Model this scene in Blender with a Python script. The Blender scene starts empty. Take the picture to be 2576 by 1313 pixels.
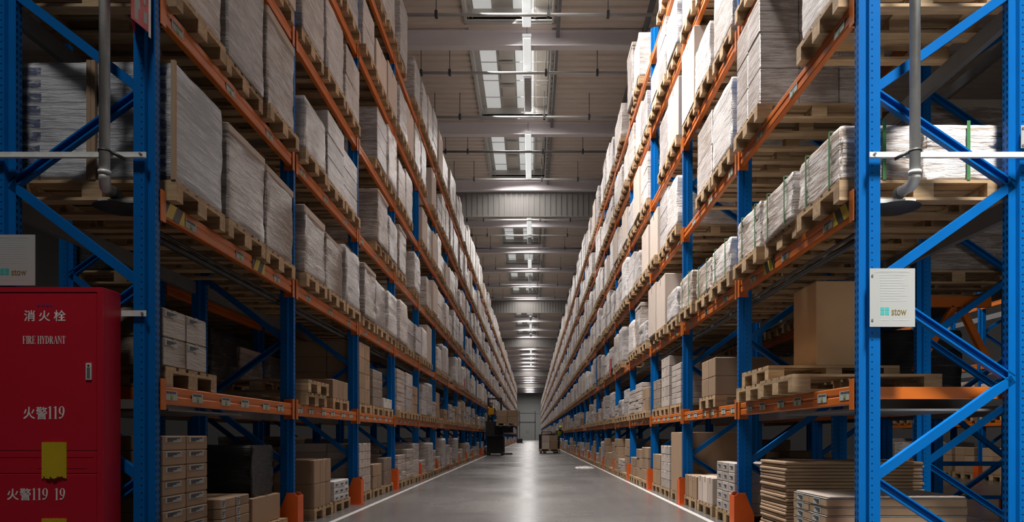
import bpy, bmesh, math, random
from mathutils import Vector, Matrix
R = random.Random(7)
SC = bpy.context.scene
COL = SC.collection
PI = math.pi

# ------------------------------------------------------------------ camera, light, exposure
W, H = 2576, 1313
F, VX, VY = 1757.0, 1338.0, 1097.0          # focal length and vanishing point in pixels
CZ = 1.015                                  # camera height
cd = bpy.data.cameras.new('camera'); cam = bpy.data.objects.new('camera', cd); COL.objects.link(cam)
cd.sensor_width = 36; cd.lens = 36*F/W; cd.clip_end = 600; cd.clip_start = 0.05
cd.shift_x = -(VX-W/2)/W; cd.shift_y = (VY-H/2)/W
cam.location = (0, 0, CZ); cam.rotation_euler = (PI/2, 0, 0)
SC.camera = cam
SC.view_settings.view_transform = 'Standard'; SC.view_settings.look = 'None'
SC.view_settings.exposure = 0.0; SC.view_settings.gamma = 1.0
try: SC.view_settings.use_curve_mapping = False
except Exception: pass
SC.cycles.use_denoising = True
SC.cycles.max_bounces = 6; SC.cycles.diffuse_bounces = 4; SC.cycles.glossy_bounces = 2
SC.cycles.sample_clamp_indirect = 4.0
wd = bpy.data.worlds.new('world'); SC.world = wd; wd.use_nodes = True
wd.node_tree.nodes['Background'].inputs[0].default_value = (1.0, .96, .92, 1)
wd.node_tree.nodes['Background'].inputs[1].default_value = 0.045

def area(name, loc, sx, sy, power, color=(1, .96, .9), rot=(0, 0, 0), spread=180):
    l = bpy.data.lights.new(name, 'AREA'); l.shape = 'RECTANGLE'; l.size = sx; l.size_y = sy
    l.energy = power; l.color = color; l.spread = math.radians(spread)
    o = bpy.data.objects.new(name, l); COL.objects.link(o); o.location = loc; o.rotation_euler = rot
    return o

BEAM_Y = [2, 8, 14, 20, 26, 32, 38, 44, 50, 56, 62] + [68+6*i for i in range(22)]
BEAM_H = {20: 11.15, 26: 11.19, 32: 11.22, 38: 11.35, 44: 11.52, 50: 11.74, 56: 11.92}
def beam_h(y):                               # underside of the roof beams
    if y <= 20: return 11.12+CZ
    if y >= 62: return 12.07+CZ
    a = max(k for k in BEAM_H if k <= y); b = a+6
    ha = BEAM_H[a]; hb = BEAM_H.get(b, 12.07)
    return CZ + ha + (hb-ha)*(y-a)/6
SKY_POWER = 300.0
for yb in [-6] + BEAM_Y[:-1]:                # daylight falling through the rooflights between the roof beams
    zz = beam_h(yb+3)+.32
    if yb < 14:
        zz = beam_h(yb+3)+.40; tilt, k, sp = (32, {-6: .05, 2: .8, 8: 5.6}[yb], 96)
    elif yb < 26: tilt, k, sp = (34, 1.35, 122)
    elif yb < 110: tilt, k, sp = (4, 1.0, 172)
    else: tilt, k, sp = (0, 1.3, 172)
    area('rooflight_daylight', (-0.61, yb+3, zz), 1.7, 5.3, SKY_POWER*k, (1, .955, .92), (0, -math.radians(tilt), 0), sp)
# unseen fill lights added for the near end frames, and the lamps of the neighbouring aisles
def aim(o, p): o.rotation_euler = (Vector(p)-Vector(o.location)).to_track_quat('-Z', 'Y').to_euler()
aim(area('end_frame_fill', (3.0, 1.6, 11.0), 1.2, 1.2, 165, (1, .97, .93), spread=38), (3.0, 4.35, 2.2))  # added overhead fill, cone kept to the end frame opposite the cabinet
aim(area('end_frame_fill', (-2.4, 0.4, 11.0), 1.2, 1.2, 56, (1, .97, .93), spread=70), (-3.3, 4.8, 1.5))  # weaker overhead fill, added to lift the cabinet and its end frame
aim(area('low_front_fill', (3.1, -1.2, 2.2), 1.6, 1.6, 12, (1, .97, .93), spread=70), (3.4, 5.2, 2.0))  # low fill added behind the camera for the near frame and shelves
area('neighbour_aisle_lamps', (8.4, 27, 11.0), 2.2, 30, 260, (1, .95, .88))
area('neighbour_aisle_lamps', (-8.4, 22, 11.0), 2.0, 40, 40, (1, .95, .88))

# ------------------------------------------------------------------ mesh helpers
class MB:
    def __init__(s): s.v = []; s.f = []; s.m = []; s.sm = []
    def face(s, idx, m=0, smooth=False): s.f.append(tuple(idx)); s.m.append(m); s.sm.append(smooth)
    def box(s, x0, x1, y0, y1, z0, z1, m=0, M=None):
        if x0 > x1: x0, x1 = x1, x0
        if y0 > y1: y0, y1 = y1, y0
        if z0 > z1: z0, z1 = z1, z0
        b = len(s.v)
        P = [(x0,y0,z0),(x1,y0,z0),(x1,y1,z0),(x0,y1,z0),(x0,y0,z1),(x1,y0,z1),(x1,y1,z1),(x0,y1,z1)]
        if M is not None: P = [tuple(M @ Vector(p)) for p in P]
        s.v += P
        for q in ((0,3,2,1),(4,5,6,7),(0,1,5,4),(1,2,6,5),(2,3,7,6),(3,0,4,7)): s.face([b+i for i in q], m)
        return s
    def cbox(s, x0, x1, y0, y1, z0, z1, c=.01, m=0):
        """box with chamfered edges"""
        if x0 > x1: x0, x1 = x1, x0
        b = len(s.v)
        for z, k in ((z0, c), (z0+c, 0), (z1-c, 0), (z1, c)):
            for (px, py) in ((x0+k+c, y0+k), (x1-k-c, y0+k), (x1-k, y0+k+c), (x1-k, y1-k-c), (x1-k-c, y1-k), (x0+k+c, y1-k), (x0+k, y1-k-c), (x0+k, y0+k+c)):
                s.v.append((px, py, z))
        for r in range(3):
            for i in range(8):
                j = (i+1) % 8
                s.face((b+r*8+i, b+r*8+j, b+(r+1)*8+j, b+(r+1)*8+i), m)
        s.face([b+7-i for i in range(8)], m); s.face([b+24+i for i in range(8)], m)
        return s
    def prism(s, poly, axis, a0, a1, m=0, M=None):
        """poly of (u,v); axis 'z': (u,v,a), 'y': (u,a,v), 'x': (a,u,v)"""
        ar = sum(poly[i][0]*poly[(i+1) % len(poly)][1]-poly[(i+1) % len(poly)][0]*poly[i][1] for i in range(len(poly)))
        if ar < 0: poly = poly[::-1]
        if a0 > a1: a0, a1 = a1, a0
        n = len(poly); b = len(s.v)
        for a in (a0, a1):
            for (u, v) in poly:
                p = (u, v, a) if axis == 'z' else ((u, a, v) if axis == 'y' else (a, u, v))
                s.v.append(tuple(M @ Vector(p)) if M is not None else p)
        flip = axis == 'y'
        for i in range(n):
            j = (i+1) % n
            q = (b+i, b+j, b+n+j, b+n+i)
            s.face(q[::-1] if flip else q, m)
        A = [b+i for i in range(n)][::-1]; B = [b+n+i for i in range(n)]
        s.face(A[::-1] if flip else A, m); s.face(B[::-1] if flip else B, m)
        return s
    def tube(s, path, r, n=12, m=0, caps=True):
        path = [Vector(p) for p in path]; b = len(s.v)
        t0 = (path[1]-path[0]).normalized()
        up = Vector((0, 0, 1)) if abs(t0.z) < .9 else Vector((1, 0, 0))
        u = t0.cross(up).normalized()
        for i, p in enumerate(path):
            if i == 0: t = t0
            elif i == len(path)-1: t = (path[i]-path[i-1]).normalized()
            else: t = ((path[i+1]-p).normalized()+(p-path[i-1]).normalized()).normalized()
            u = (u - t*u.dot(t)).normalized(); w = t.cross(u)
            rr = r[i] if isinstance(r, (list, tuple)) else r
            for k in range(n):
                a = 2*PI*k/n
                s.v.append(tuple(p + (u*math.cos(a)+w*math.sin(a))*rr))
        for i in range(len(path)-1):
            for k in range(n):
                j = (k+1) % n
                s.face((b+i*n+k, b+i*n+j, b+(i+1)*n+j, b+(i+1)*n+k), m, True)
        if caps:
            s.face([b+k for k in range(n)][::-1], m); s.face([b+(len(path)-1)*n+k for k in range(n)], m)
        return s
    def lathe(s, c, prof, n=20, m=0, smooth=True):
        """prof: list of (radius, z) from bottom to top around vertical axis through c"""
        b = len(s.v)
        for (r, z) in prof:
            for k in range(n):
                a = 2*PI*k/n
                s.v.append((c[0]+r*math.cos(a), c[1]+r*math.sin(a), c[2]+z))
        for i in range(len(prof)-1):
            for k in range(n):
                j = (k+1) % n
                s.face((b+i*n+k, b+i*n+j, b+(i+1)*n+j, b+(i+1)*n+k), m, smooth)
        s.face([b+k for k in range(n)][::-1], m); s.face([b+(len(prof)-1)*n+k for k in range(n)], m)
        return s
    def mesh(s, name, mats):
        me = bpy.data.meshes.new(name)
        me.from_pydata(s.v, [], s.f)
        for m in (mats if isinstance(mats, (list, tuple)) else [mats]): me.materials.append(m)
        me.polygons.foreach_set('material_index', s.m)
        me.polygons.foreach_set('use_smooth', s.sm)
        me.update()
        return me
    def build(s, name, mats, parent=None, loc=None):
        return put(name, s.mesh(name, mats), parent, loc)

def put(name, me, parent=None, loc=None):
    o = bpy.data.objects.new(name, me); COL.objects.link(o)
    if parent is not None: o.parent = parent
    if loc is not None: o.location = loc
    return o
def tag(o, label=None, cat=None, group=None, kind=None):
    if label: o['label'] = label
    if cat: o['category'] = cat
    if group: o['group'] = group
    if kind: o['kind'] = kind
    return o
def empty(name, loc, label=None, cat=None, group=None):
    o = bpy.data.objects.new(name, None); COL.objects.link(o); o.location = loc; o.empty_display_size = .1
    return tag(o, label, cat, group)
KIDS = {}
def copy_tree(o, parent=None):
    c = o.copy(); COL.objects.link(c)
    if parent is not None: c.parent = parent
    if o not in KIDS: KIDS[o] = list(o.children)
    for ch in KIDS[o]: copy_tree(ch, c)
    return c
ORD1 = ['zeroth','first','second','third','fourth','fifth','sixth','seventh','eighth','ninth','tenth','eleventh','twelfth','thirteenth','fourteenth','fifteenth','sixteenth','seventeenth','eighteenth','nineteenth']
TENS = {2: 'twenty', 3: 'thirty', 4: 'forty', 5: 'fifty', 6: 'sixty'}
TENO = {2: 'twentieth', 3: 'thirtieth', 4: 'fortieth', 5: 'fiftieth', 6: 'sixtieth'}
def ordinal(n):
    if n < 20: return ORD1[n]
    return TENO[n//10] if n % 10 == 0 else TENS[n//10]+'-'+ORD1[n % 10]

# ------------------------------------------------------------------ materials
def mat(name):
    m = bpy.data.materials.new(name); m.use_nodes = True
    nt = m.node_tree; b = nt.nodes['Principled BSDF']
    return m, nt, b
def N(nt, t, **kw):
    n = nt.nodes.new(t)
    for k, v in kw.items():
        if k.startswith('i_'): n.inputs[int(k[2:]) if k[2:].isdigit() else k[2:]].default_value = v
        else: setattr(n, k, v)
    return n
def ramp(nt, fac, stops):
    r = nt.nodes.new('ShaderNodeValToRGB'); e = r.color_ramp.elements
    while len(e) < len(stops): e.new(0.5)
    for el, (p, c) in zip(e, stops): el.position = p; el.color = (*c, 1) if len(c) == 3 else c
    nt.links.new(fac, r.inputs[0]); return r
def mix(nt, a, b, fac, mode='MIX'):
    x = nt.nodes.new('ShaderNodeMix'); x.data_type = 'RGBA'; x.blend_type = mode
    for s, v in ((x.inputs[6], a), (x.inputs[7], b), (x.inputs[0], fac)):
        if isinstance(v, (int, float)): s.default_value = v
        elif isinstance(v, tuple): s.default_value = (*v, 1)
        else: nt.links.new(v, s)
    return x.outputs[2]
def math_(nt, op, a, b=None, c=None):
    n = nt.nodes.new('ShaderNodeMath'); n.operation = op
    for i, v in enumerate((a, b, c)):
        if v is None: continue
        if isinstance(v, (int, float)): n.inputs[i].default_value = v
        else: nt.links.new(v, n.inputs[i])
    return n.outputs[0]
def coords(nt, scale=(1, 1, 1), rot=(0, 0, 0), out='Object', shift=True):
    tc = nt.nodes.new('ShaderNodeTexCoord'); mp = nt.nodes.new('ShaderNodeMapping')
    mp.inputs['Scale'].default_value = scale; mp.inputs['Rotation'].default_value = rot
    nt.links.new(tc.outputs[out], mp.inputs[0])
    if shift:
        oi = nt.nodes.new('ShaderNodeObjectInfo')
        s = math_(nt, 'MULTIPLY', oi.outputs['Random'], 37.0)
        nt.links.new(s, mp.inputs['Location'])
    return mp.outputs[0]
def noise(nt, vec, scale=5, detail=3, rough=.5):
    n = nt.nodes.new('ShaderNodeTexNoise'); n.inputs['Scale'].default_value = scale
    n.inputs['Detail'].default_value = detail; n.inputs['Roughness'].default_value = rough
    nt.links.new(vec, n.inputs['Vector']); return n.outputs['Fac']
def bump(nt, b, h, strength=.3, dist=.01):
    n = nt.nodes.new('ShaderNodeBump'); n.inputs['Strength'].default_value = strength; n.inputs['Distance'].default_value = dist
    nt.links.new(h, n.inputs['Height']); nt.links.new(n.outputs[0], b.inputs['Normal'])
def rnd(nt):
    oi = nt.nodes.new('ShaderNodeObjectInfo'); g = nt.nodes.new('ShaderNodeNewGeometry')
    return math_(nt, 'FRACT', math_(nt, 'ADD', oi.outputs['Random'], g.outputs['Random Per Island']))
MATS = {}
def flat(name, col, rough=.5, metal=0., var=.12, scale=6., bmp=0.):
    m, nt, b = mat(name)
    v = coords(nt)
    n = noise(nt, v, scale, 4)
    c = mix(nt, tuple(x*(1-var) for x in col), tuple(min(1, x*(1+var)) for x in col), n)
    nt.links.new(c, b.inputs['Base Color']); b.inputs['Roughness'].default_value = rough; b.inputs['Metallic'].default_value = metal
    if bmp: bump(nt, b, n, bmp, .005)
    MATS[name] = m; return m

def blue_post():
    m, nt, b = mat('blue_paint_perforated')
    tc = nt.nodes.new('ShaderNodeTexCoord'); sp = nt.nodes.new('ShaderNodeSeparateXYZ'); nt.links.new(tc.outputs['Object'], sp.inputs[0])
    g = nt.nodes.new('ShaderNodeNewGeometry'); ns = nt.nodes.new('ShaderNodeSeparateXYZ'); nt.links.new(g.outputs['True Normal'], ns.inputs[0])
    # object x is stored as distance from the aisle face (either sign), z is height
    ax = math_(nt, 'ABSOLUTE', sp.outputs[0])
    zz = math_(nt, 'SUBTRACT', math_(nt, 'MODULO', sp.outputs[2], .05), .025)
    dx = math_(nt, 'MINIMUM', math_(nt, 'ABSOLUTE', math_(nt, 'SUBTRACT', ax, .078)), math_(nt, 'ABSOLUTE', math_(nt, 'SUBTRACT', ax, math_(nt, 'MULTIPLY_ADD', math_(nt, 'GREATER_THAN', sp.outputs[0], 0.), .07, 1.043))))
    d1 = math_(nt, 'SQRT', math_(nt, 'ADD', math_(nt, 'POWER', dx, 2.), math_(nt, 'POWER', zz, 2.)))
    h1 = math_(nt, 'MULTIPLY', math_(nt, 'LESS_THAN', d1, .0055), math_(nt, 'GREATER_THAN', math_(nt, 'ABSOLUTE', ns.outputs[1]), .9))
    dy = math_(nt, 'ABSOLUTE', math_(nt, 'SUBTRACT', math_(nt, 'ABSOLUTE', math_(nt, 'SUBTRACT', sp.outputs[1], .06)), .018))
    h2 = math_(nt, 'MULTIPLY', math_(nt, 'MULTIPLY', math_(nt, 'LESS_THAN', dy, .007), math_(nt, 'LESS_THAN', math_(nt, 'ABSOLUTE', zz), .013)), math_(nt, 'GREATER_THAN', math_(nt, 'ABSOLUTE', ns.outputs[0]), .9))
    hole = math_(nt, 'MAXIMUM', h1, h2)
    v = coords(nt, shift=False); n = noise(nt, v, 5, 4)
    base = mix(nt, (.0, .090, .31), (.0, .112, .385), n)
    nt.links.new(mix(nt, base, (.004, .01, .03), hole), b.inputs['Base Color'])
    b.inputs['Roughness'].default_value = .45
    return m
M_POST = blue_post(); M_POST.node_tree.nodes['Principled BSDF'].inputs['Specular IOR Level'].default_value = .12
M_BLUE = flat('blue_paint', (.0, .10, .345), .45)
M_BLUE.node_tree.nodes['Principled BSDF'].inputs['Specular IOR Level'].default_value = .12
M_ORANGE = flat('orange_paint', (.47, .108, .008), .42, var=.15)
M_GUARD = flat('orange_guard_paint', (.62, .09, .006), .45, var=.2)
M_GALV = flat('galvanised_steel', (.66, .67, .65), .5, .15, .25, 14)
M_DARKST = flat('dark_steel', (.055, .057, .06), .5, .4, .2)
M_GREYST = flat('grey_painted_steel', (.16, .165, .17), .5, .2, .2)
M_SIDEW = flat('dark_side_cladding', (.045, .043, .042), .7)
M_BLACK = flat('black_plastic', (.012, .012, .013), .5)
M_WHITE = flat('white_paper', (.36, .37, .36), .7, var=.04); M_WHITE.node_tree.nodes['Principled BSDF'].inputs['Specular IOR Level'].default_value = .15
M_PRINT = flat('dark_print', (.03, .035, .05), .6)
M_GREENP = flat('green_print', (.16, .30, .05), .6)
M_YELLOW = flat('yellow_paint', (.50, .36, .01), .5)
M_RED = flat('red_enamel', (.46, .006, .022), .42, var=.05, scale=2)
M_SIGNRED = flat('red_sign_film', (.42, .02, .03), .5)
M_TEAL = flat('teal_print', (.04, .38, .36), .5)
M_OLIVE = flat('olive_print', (.16, .12, .035), .5)
M_GREYPR = flat('pale_grey_print', (.46, .47, .48), .5)
M_STRAP = flat('green_strap', (.06, .20, .07), .4)
M_TAPE = flat('parcel_tape', (.36, .27, .18), .25)
M_SILVER = flat('silver_lettering', (.74, .68, .66), .45)
M_BLUEPR = flat('blue_print', (.03, .05, .25), .5)
M_BROWNWOOD = flat('grey_film_label', (.5, .49, .5), .4)

def wood_mat(name, c1, c2, c3):
    m, nt, b = mat(name)
    v = coords(nt, (2.2, 22, 22)); n = noise(nt, v, 1.6, 5, .6)
    n2 = noise(nt, coords(nt, (.8, .8, .8)), 2.2, 2)
    r = rnd(nt)
    base = ramp(nt, n, [(.25, c1), (.55, c2), (.8, c3)]).outputs[0]
    d = mix(nt, base, (.62, .58, .55), n2, 'MULTIPLY')
    hs = nt.nodes.new('ShaderNodeHueSaturation'); nt.links.new(d, hs.inputs['Color'])
    nt.links.new(math_(nt, 'ADD', math_(nt, 'MULTIPLY', r, .5), .85), hs.inputs['Value'])
    nt.links.new(hs.outputs[0], b.inputs['Base Color']); b.inputs['Roughness'].default_value = .75
    bump(nt, b, n, .2, .004)
    return m
M_WOOD = wood_mat('pallet_wood', (.26, .16, .085), (.42, .29, .16), (.56, .42, .26))

def card_mat(name, c, rib=False):
    m, nt, b = mat(name)
    n = noise(nt, coords(nt, (1, 1, 1)), 4, 4); r = rnd(nt)
    c0 = mix(nt, tuple(x*.86 for x in c), tuple(x*1.1 for x in c), n)
    hs = nt.nodes.new('ShaderNodeHueSaturation'); nt.links.new(c0, hs.inputs['Color'])
    nt.links.new(math_(nt, 'ADD', math_(nt, 'MULTIPLY', r, .35), .82), hs.inputs['Value'])
    nt.links.new(hs.outputs[0], b.inputs['Base Color']); b.inputs['Roughness'].default_value = .7
    return m
M_CARD = card_mat('brown_cardboard', (.29, .19, .115))
M_CARDY = card_mat('yellowish_cardboard', (.56, .36, .19))
M_CARDP = card_mat('pale_cardboard', (.52, .43, .365))
M_CARDG = card_mat('greyish_cardboard', (.38, .325, .29))

def film_mat(name, under, film, share, ang=.25, bands=None, bx=0.):
    """stretch film: milky wrinkled layer over the goods below it"""
    m, nt, b = mat(name)
    r = rnd(nt)
    big = noise(nt, coords(nt, (1, 1, 1)), 2.2, 3)
    st = noise(nt, coords(nt, (1.6, 1.6, 21), (ang, ang*.6, 0)), 1.5, 6, .68)
    st2 = noise(nt, coords(nt, (2.6, 2.6, 34), (-ang*1.6, .12, 0)), 1.3, 5, .66)
    rg = math_(nt, 'SUBTRACT', 1., math_(nt, 'ABSOLUTE', math_(nt, 'MULTIPLY_ADD', st2, 2.6, -1.3)))     # sharp folds
    s = math_(nt, 'ADD', math_(nt, 'MULTIPLY', st, .75), math_(nt, 'MULTIPLY', math_(nt, 'POWER', math_(nt, 'MAXIMUM', rg, .0), 3.), .22))
    s = math_(nt, 'ADD', s, math_(nt, 'MULTIPLY', math_(nt, 'SUBTRACT', big, .5), .30))
    s = math_(nt, 'ADD', s, math_(nt, 'MULTIPLY', math_(nt, 'SUBTRACT', r, .5), .14))
    f = ramp(nt, s, [(max(0.02, .52-share), (0, 0, 0)), (min(.98, .69-share), (1, 1, 1))]).outputs[0]
    ucol = mix(nt, tuple(x*.8 for x in under), tuple(x*1.15 for x in under), big)
    if bands is not None:
        tc = nt.nodes.new('ShaderNodeTexCoord'); sp = nt.nodes.new('ShaderNodeSeparateXYZ'); nt.links.new(tc.outputs['Object'], sp.inputs[0])
        zb = math_(nt, 'LESS_THAN', math_(nt, 'MODULO', sp.outputs[2], .094), .062)
        xb = math_(nt, 'LESS_THAN', math_(nt, 'ABSOLUTE', math_(nt, 'SUBTRACT', sp.outputs[0], bx)), .072)
        nz = ramp(nt, noise(nt, coords(nt, (6, 6, 14)), 2.5, 4), [(.34, (.15, .15, .15)), (.5, (.85, .85, .85))]).outputs[0]
        bk = math_(nt, 'MULTIPLY', math_(nt, 'MULTIPLY', zb, xb), nz)
        gap = math_(nt, 'MULTIPLY', math_(nt, 'GREATER_THAN', math_(nt, 'MODULO', sp.outputs[2], .094), .084), .45)
        nt.links.new(mix(nt, mix(nt, mix(nt, ucol, film, f), (.13, .125, .125), gap), bands, bk), b.inputs['Base Color'])
    else:
        nt.links.new(mix(nt, ucol, film, f), b.inputs['Base Color'])
    b.inputs['Roughness'].default_value = .28
    try: b.inputs['Specular IOR Level'].default_value = .55
    except Exception: pass
    bump(nt, b, s, .75, .022)
    return m
FILMS = [
    film_mat('film_over_brown_cartons', (.23, .175, .14), (.50, .46, .44), .06),
    film_mat('film_over_pale_cartons', (.36, .295, .255), (.66, .605, .575), .09),
    film_mat('milky_film', (.44, .40, .385), (.74, .695, .67), .11, -.2),
    film_mat('film_over_grey_cartons', (.28, .25, .24), (.55, .505, .485), .06, .1),
]
M_FBLUE = [film_mat('film_over_blue_printed_packs', (.30, .305, .33), (.52, .53, .55), .08, .06, (.015, .035, .11), q) for q in (-.15, .15)]
M_FDARK = film_mat('film_over_black_goods', (.012, .012, .014), (.20, .20, .20), -.10, .9)
M_FCLEAR = film_mat('glossy_film_over_cartons', (.33, .25, .19), (.82, .78, .76), .06, .5)
M_LID = card_mat('load_lid_cardboard', (.40, .33, .275))

def layered_mat():
    m, nt, b = mat('corrugated_sheet_edges')
    n = noise(nt, coords(nt, (1, 1, 8)), 4, 3)
    nt.links.new(mix(nt, (.26, .165, .095), (.40, .27, .165), n), b.inputs['Base Color']); b.inputs['Roughness'].default_value = .75
    return m
M_SHEET = layered_mat()

def hazard_mat():
    m, nt, b = mat('yellow_black_hazard_stripes')
    tc = nt.nodes.new('ShaderNodeTexCoord'); sp = nt.nodes.new('ShaderNodeSeparateXYZ'); nt.links.new(tc.outputs['Object'], sp.inputs[0])
    k = math_(nt, 'LESS_THAN', math_(nt, 'FRACT', math_(nt, 'MULTIPLY', math_(nt, 'SUBTRACT', sp.outputs[1], math_(nt, 'MULTIPLY', sp.outputs[2], .6)), 5.2)), .5)
    nt.links.new(mix(nt, (.46, .34, .02), (.02, .02, .02), k), b.inputs['Base Color']); b.inputs['Roughness'].default_value = .5
    return m
M_HAZ = hazard_mat()

def floor_mat():
    m, nt, b = mat('polished_concrete')
    v = coords(nt, (1, 1, 1), shift=False)
    n1 = noise(nt, v, .35, 6, .6); n2 = noise(nt, v, 7, 5, .65); n3 = noise(nt, coords(nt, (5, .18, 1), shift=False), 1.2, 4)
    s = math_(nt, 'ADD', math_(nt, 'ADD', math_(nt, 'MULTIPLY', n1, .5), math_(nt, 'MULTIPLY', n2, .2)), math_(nt, 'MULTIPLY', n3, .3))
    c = ramp(nt, s, [(.3, (.085, .080, .077)), (.5, (.113, .107, .103)), (.72, (.15, .142, .137))]).outputs[0]
    tc = nt.nodes.new('ShaderNodeTexCoord'); sp = nt.nodes.new('ShaderNodeSeparateXYZ'); nt.links.new(tc.outputs['Object'], sp.inputs[0])
    jt = math_(nt, 'LESS_THAN', math_(nt, 'ABSOLUTE', math_(nt, 'SUBTRACT', math_(nt, 'MODULO', math_(nt, 'ADD', sp.outputs[1], 4.0), 12.0), 6.0)), .008)
    c = mix(nt, c, (.12, .115, .11), jt)
    nt.links.new(c, b.inputs['Base Color'])
    rr = ramp(nt, n1, [(.3, (.20,)*3), (.7, (.33,)*3)]).outputs[0]
    nt.links.new(rr, b.inputs['Roughness'])
    b.inputs['Specular IOR Level'].default_value = .32
    bump(nt, b, n2, .04, .004)
    return m
M_FLOOR = floor_mat()
M_LINE = flat('worn_white_floor_paint', (.44, .43, .41), .5, var=.2, scale=9)
M_DECK = flat('roof_deck_sheet', (.70, .61, .53), .5, .1, .06, 1.5)
M_RBEAM = flat('roof_beam_paint', (.78, .745, .77), .55, 0, .05, 1)
M_BULK = flat('bulkhead_sheet', (.19, .18, .168), .5, .1, .06, 1.2)
M_WALL = flat('wall_panel_grey', (.42, .43, .42), .6, 0, .05, .6)
M_GATE = flat('gate_panel', (.40, .41, .39), .55, 0, .05, 1)
M_PIPEW = flat('pale_painted_pipe', (.46, .46, .45), .4, .3, .08)
M_CURB = flat('rooflight_lining', (.44, .42, .39), .6, 0, .05, 2)
M_BEIGE = flat('rooflight_blind', (.46, .42, .37), .6, 0, .07, 2)
def glow(name, col, st):
    m, nt, b = mat(name)
    b.inputs['Base Color'].default_value = (.6, .6, .6, 1)
    b.inputs['Emission Color'].default_value = (*col, 1); b.inputs['Emission Strength'].default_value = st
    b.inputs['Roughness'].default_value = .5
    return m
M_PANE = glow('daylit_rooflight_pane', (.97, 1, .97), .32)
M_LAMPON = glow('lit_tube_diffuser', (.98, 1, .98), .62)
M_LAMPOFF = flat('unlit_diffuser', (.36, .36, .36), .4)
M_SKIN = flat('skin', (.40, .24, .17), .5)
M_HAIR = flat('dark_hair', (.02, .015, .012), .6)
M_NAVY = flat('navy_workwear', (.012, .014, .03), .7)
M_HIVIS = flat('orange_yellow_hi_vis_cloth', (.70, .33, .01), .6)
M_HIVISG = flat('yellow_green_hi_vis_cloth', (.48, .60, .05), .6)

# ------------------------------------------------------------------ the setting
RX0, LX0 = 2.26, 2.604                       # distance of the rack fronts from the camera axis
Y0, BAY, NB = 4.8, 2.8, 58
NBS = {1: 58, -1: 41}                          # bays of the two racks along the aisle
ROOM = 17.0
YEND = 200.0
b = MB(); b.box(-ROOM, ROOM, -14, YEND, -.2, 0); fl = b.build('floor', M_FLOOR); tag(fl, kind='structure')
for i, (x, y0, y1) in enumerate(((-2.36, 3.0, 165), (2.12, 3.0, 165))):
    b = MB(); b.box(x-.035, x+.035, y0, y1, 0.0, .003); o = b.build('trim_%d' % (i+1), M_LINE); tag(o, kind='structure')
b = MB(); b.box(-ROOM, ROOM, YEND, YEND+.3, 0, 14.6)
for x in range(-16, 17, 1): b.box(x-.02, x+.02, YEND-.03, YEND, 0, 13.4)
for z in (7.5, 10.5): b.box(-ROOM, ROOM, YEND-.12, YEND, z, z+.12)
tag(b.build('wall_back', M_WALL), kind='structure')
b = MB(); b.box(ROOM, ROOM+.3, -14, YEND, 0, 14.6); tag(b.build('wall_right', M_SIDEW), kind='structure')
b = MB(); b.box(-ROOM-.3, -ROOM, -14, YEND, 0, 14.6); tag(b.build('wall_left', M_SIDEW), kind='structure')
# the gate in the end wall
b = MB(); b.box(-3.35, .78, YEND-.16, YEND-.04, 0, 4.9)
for z in (.8, 1.6, 2.4, 3.2, 4.0): b.box(-3.3, .72, YEND-.17, YEND-.15, z, z+.03)
g = b.build('door_1', M_GATE); tag(g, kind='structure')
b = MB(); b.box(-3.6, -3.35, YEND-.3, YEND-.02, 0, 8.2); b.box(.78, 1.03, YEND-.3, YEND-.02, 0, 8.2); b.box(-3.6, 1.03, YEND-.3, YEND-.02, 4.9, 5.15); b.build('door_frame', M_GREYST, g)
b = MB(); b.box(-3.35, .78, YEND-.12, YEND-.02, 5.15, 8.2); b.build('overpanel', M_WALL, g)
b = MB(); b.box(-1.75, -.75, YEND-.2, YEND-.16, 1.9, 2.7); b.build('door_notice', M_WHITE, g)
# roof deck: trapezoidal ribs running across the aisle
b = MB(); ys = -14.0; prof = []
while ys < YEND:
    zt = beam_h(ys)+.45
    prof += [(ys, zt), (ys+.20, zt), (ys+.235, zt+.06), (ys+.315, zt+.06)]
    ys += .35
for sx0, sx1 in ((-ROOM, -1.80), (.58, ROOM)):
    base = len(b.v)
    for (y, z) in prof: b.v += [(sx0, y, z), (sx1, y, z)]
    for i in range(len(prof)-1): b.face((base+2*i, base+2*i+2, base+2*i+3, base+2*i+1))
# strips over the beams, between the rooflights
for yb in [-10, -4]+BEAM_Y:
    z = beam_h(yb)+.45; b.box(-1.8, .58, yb-.62, yb+.62, z, z+.06)
b.box(-ROOM, ROOM, -14, YEND, 14.6, 14.7)
tag(b.build('ceiling', M_DECK), kind='structure')
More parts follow.
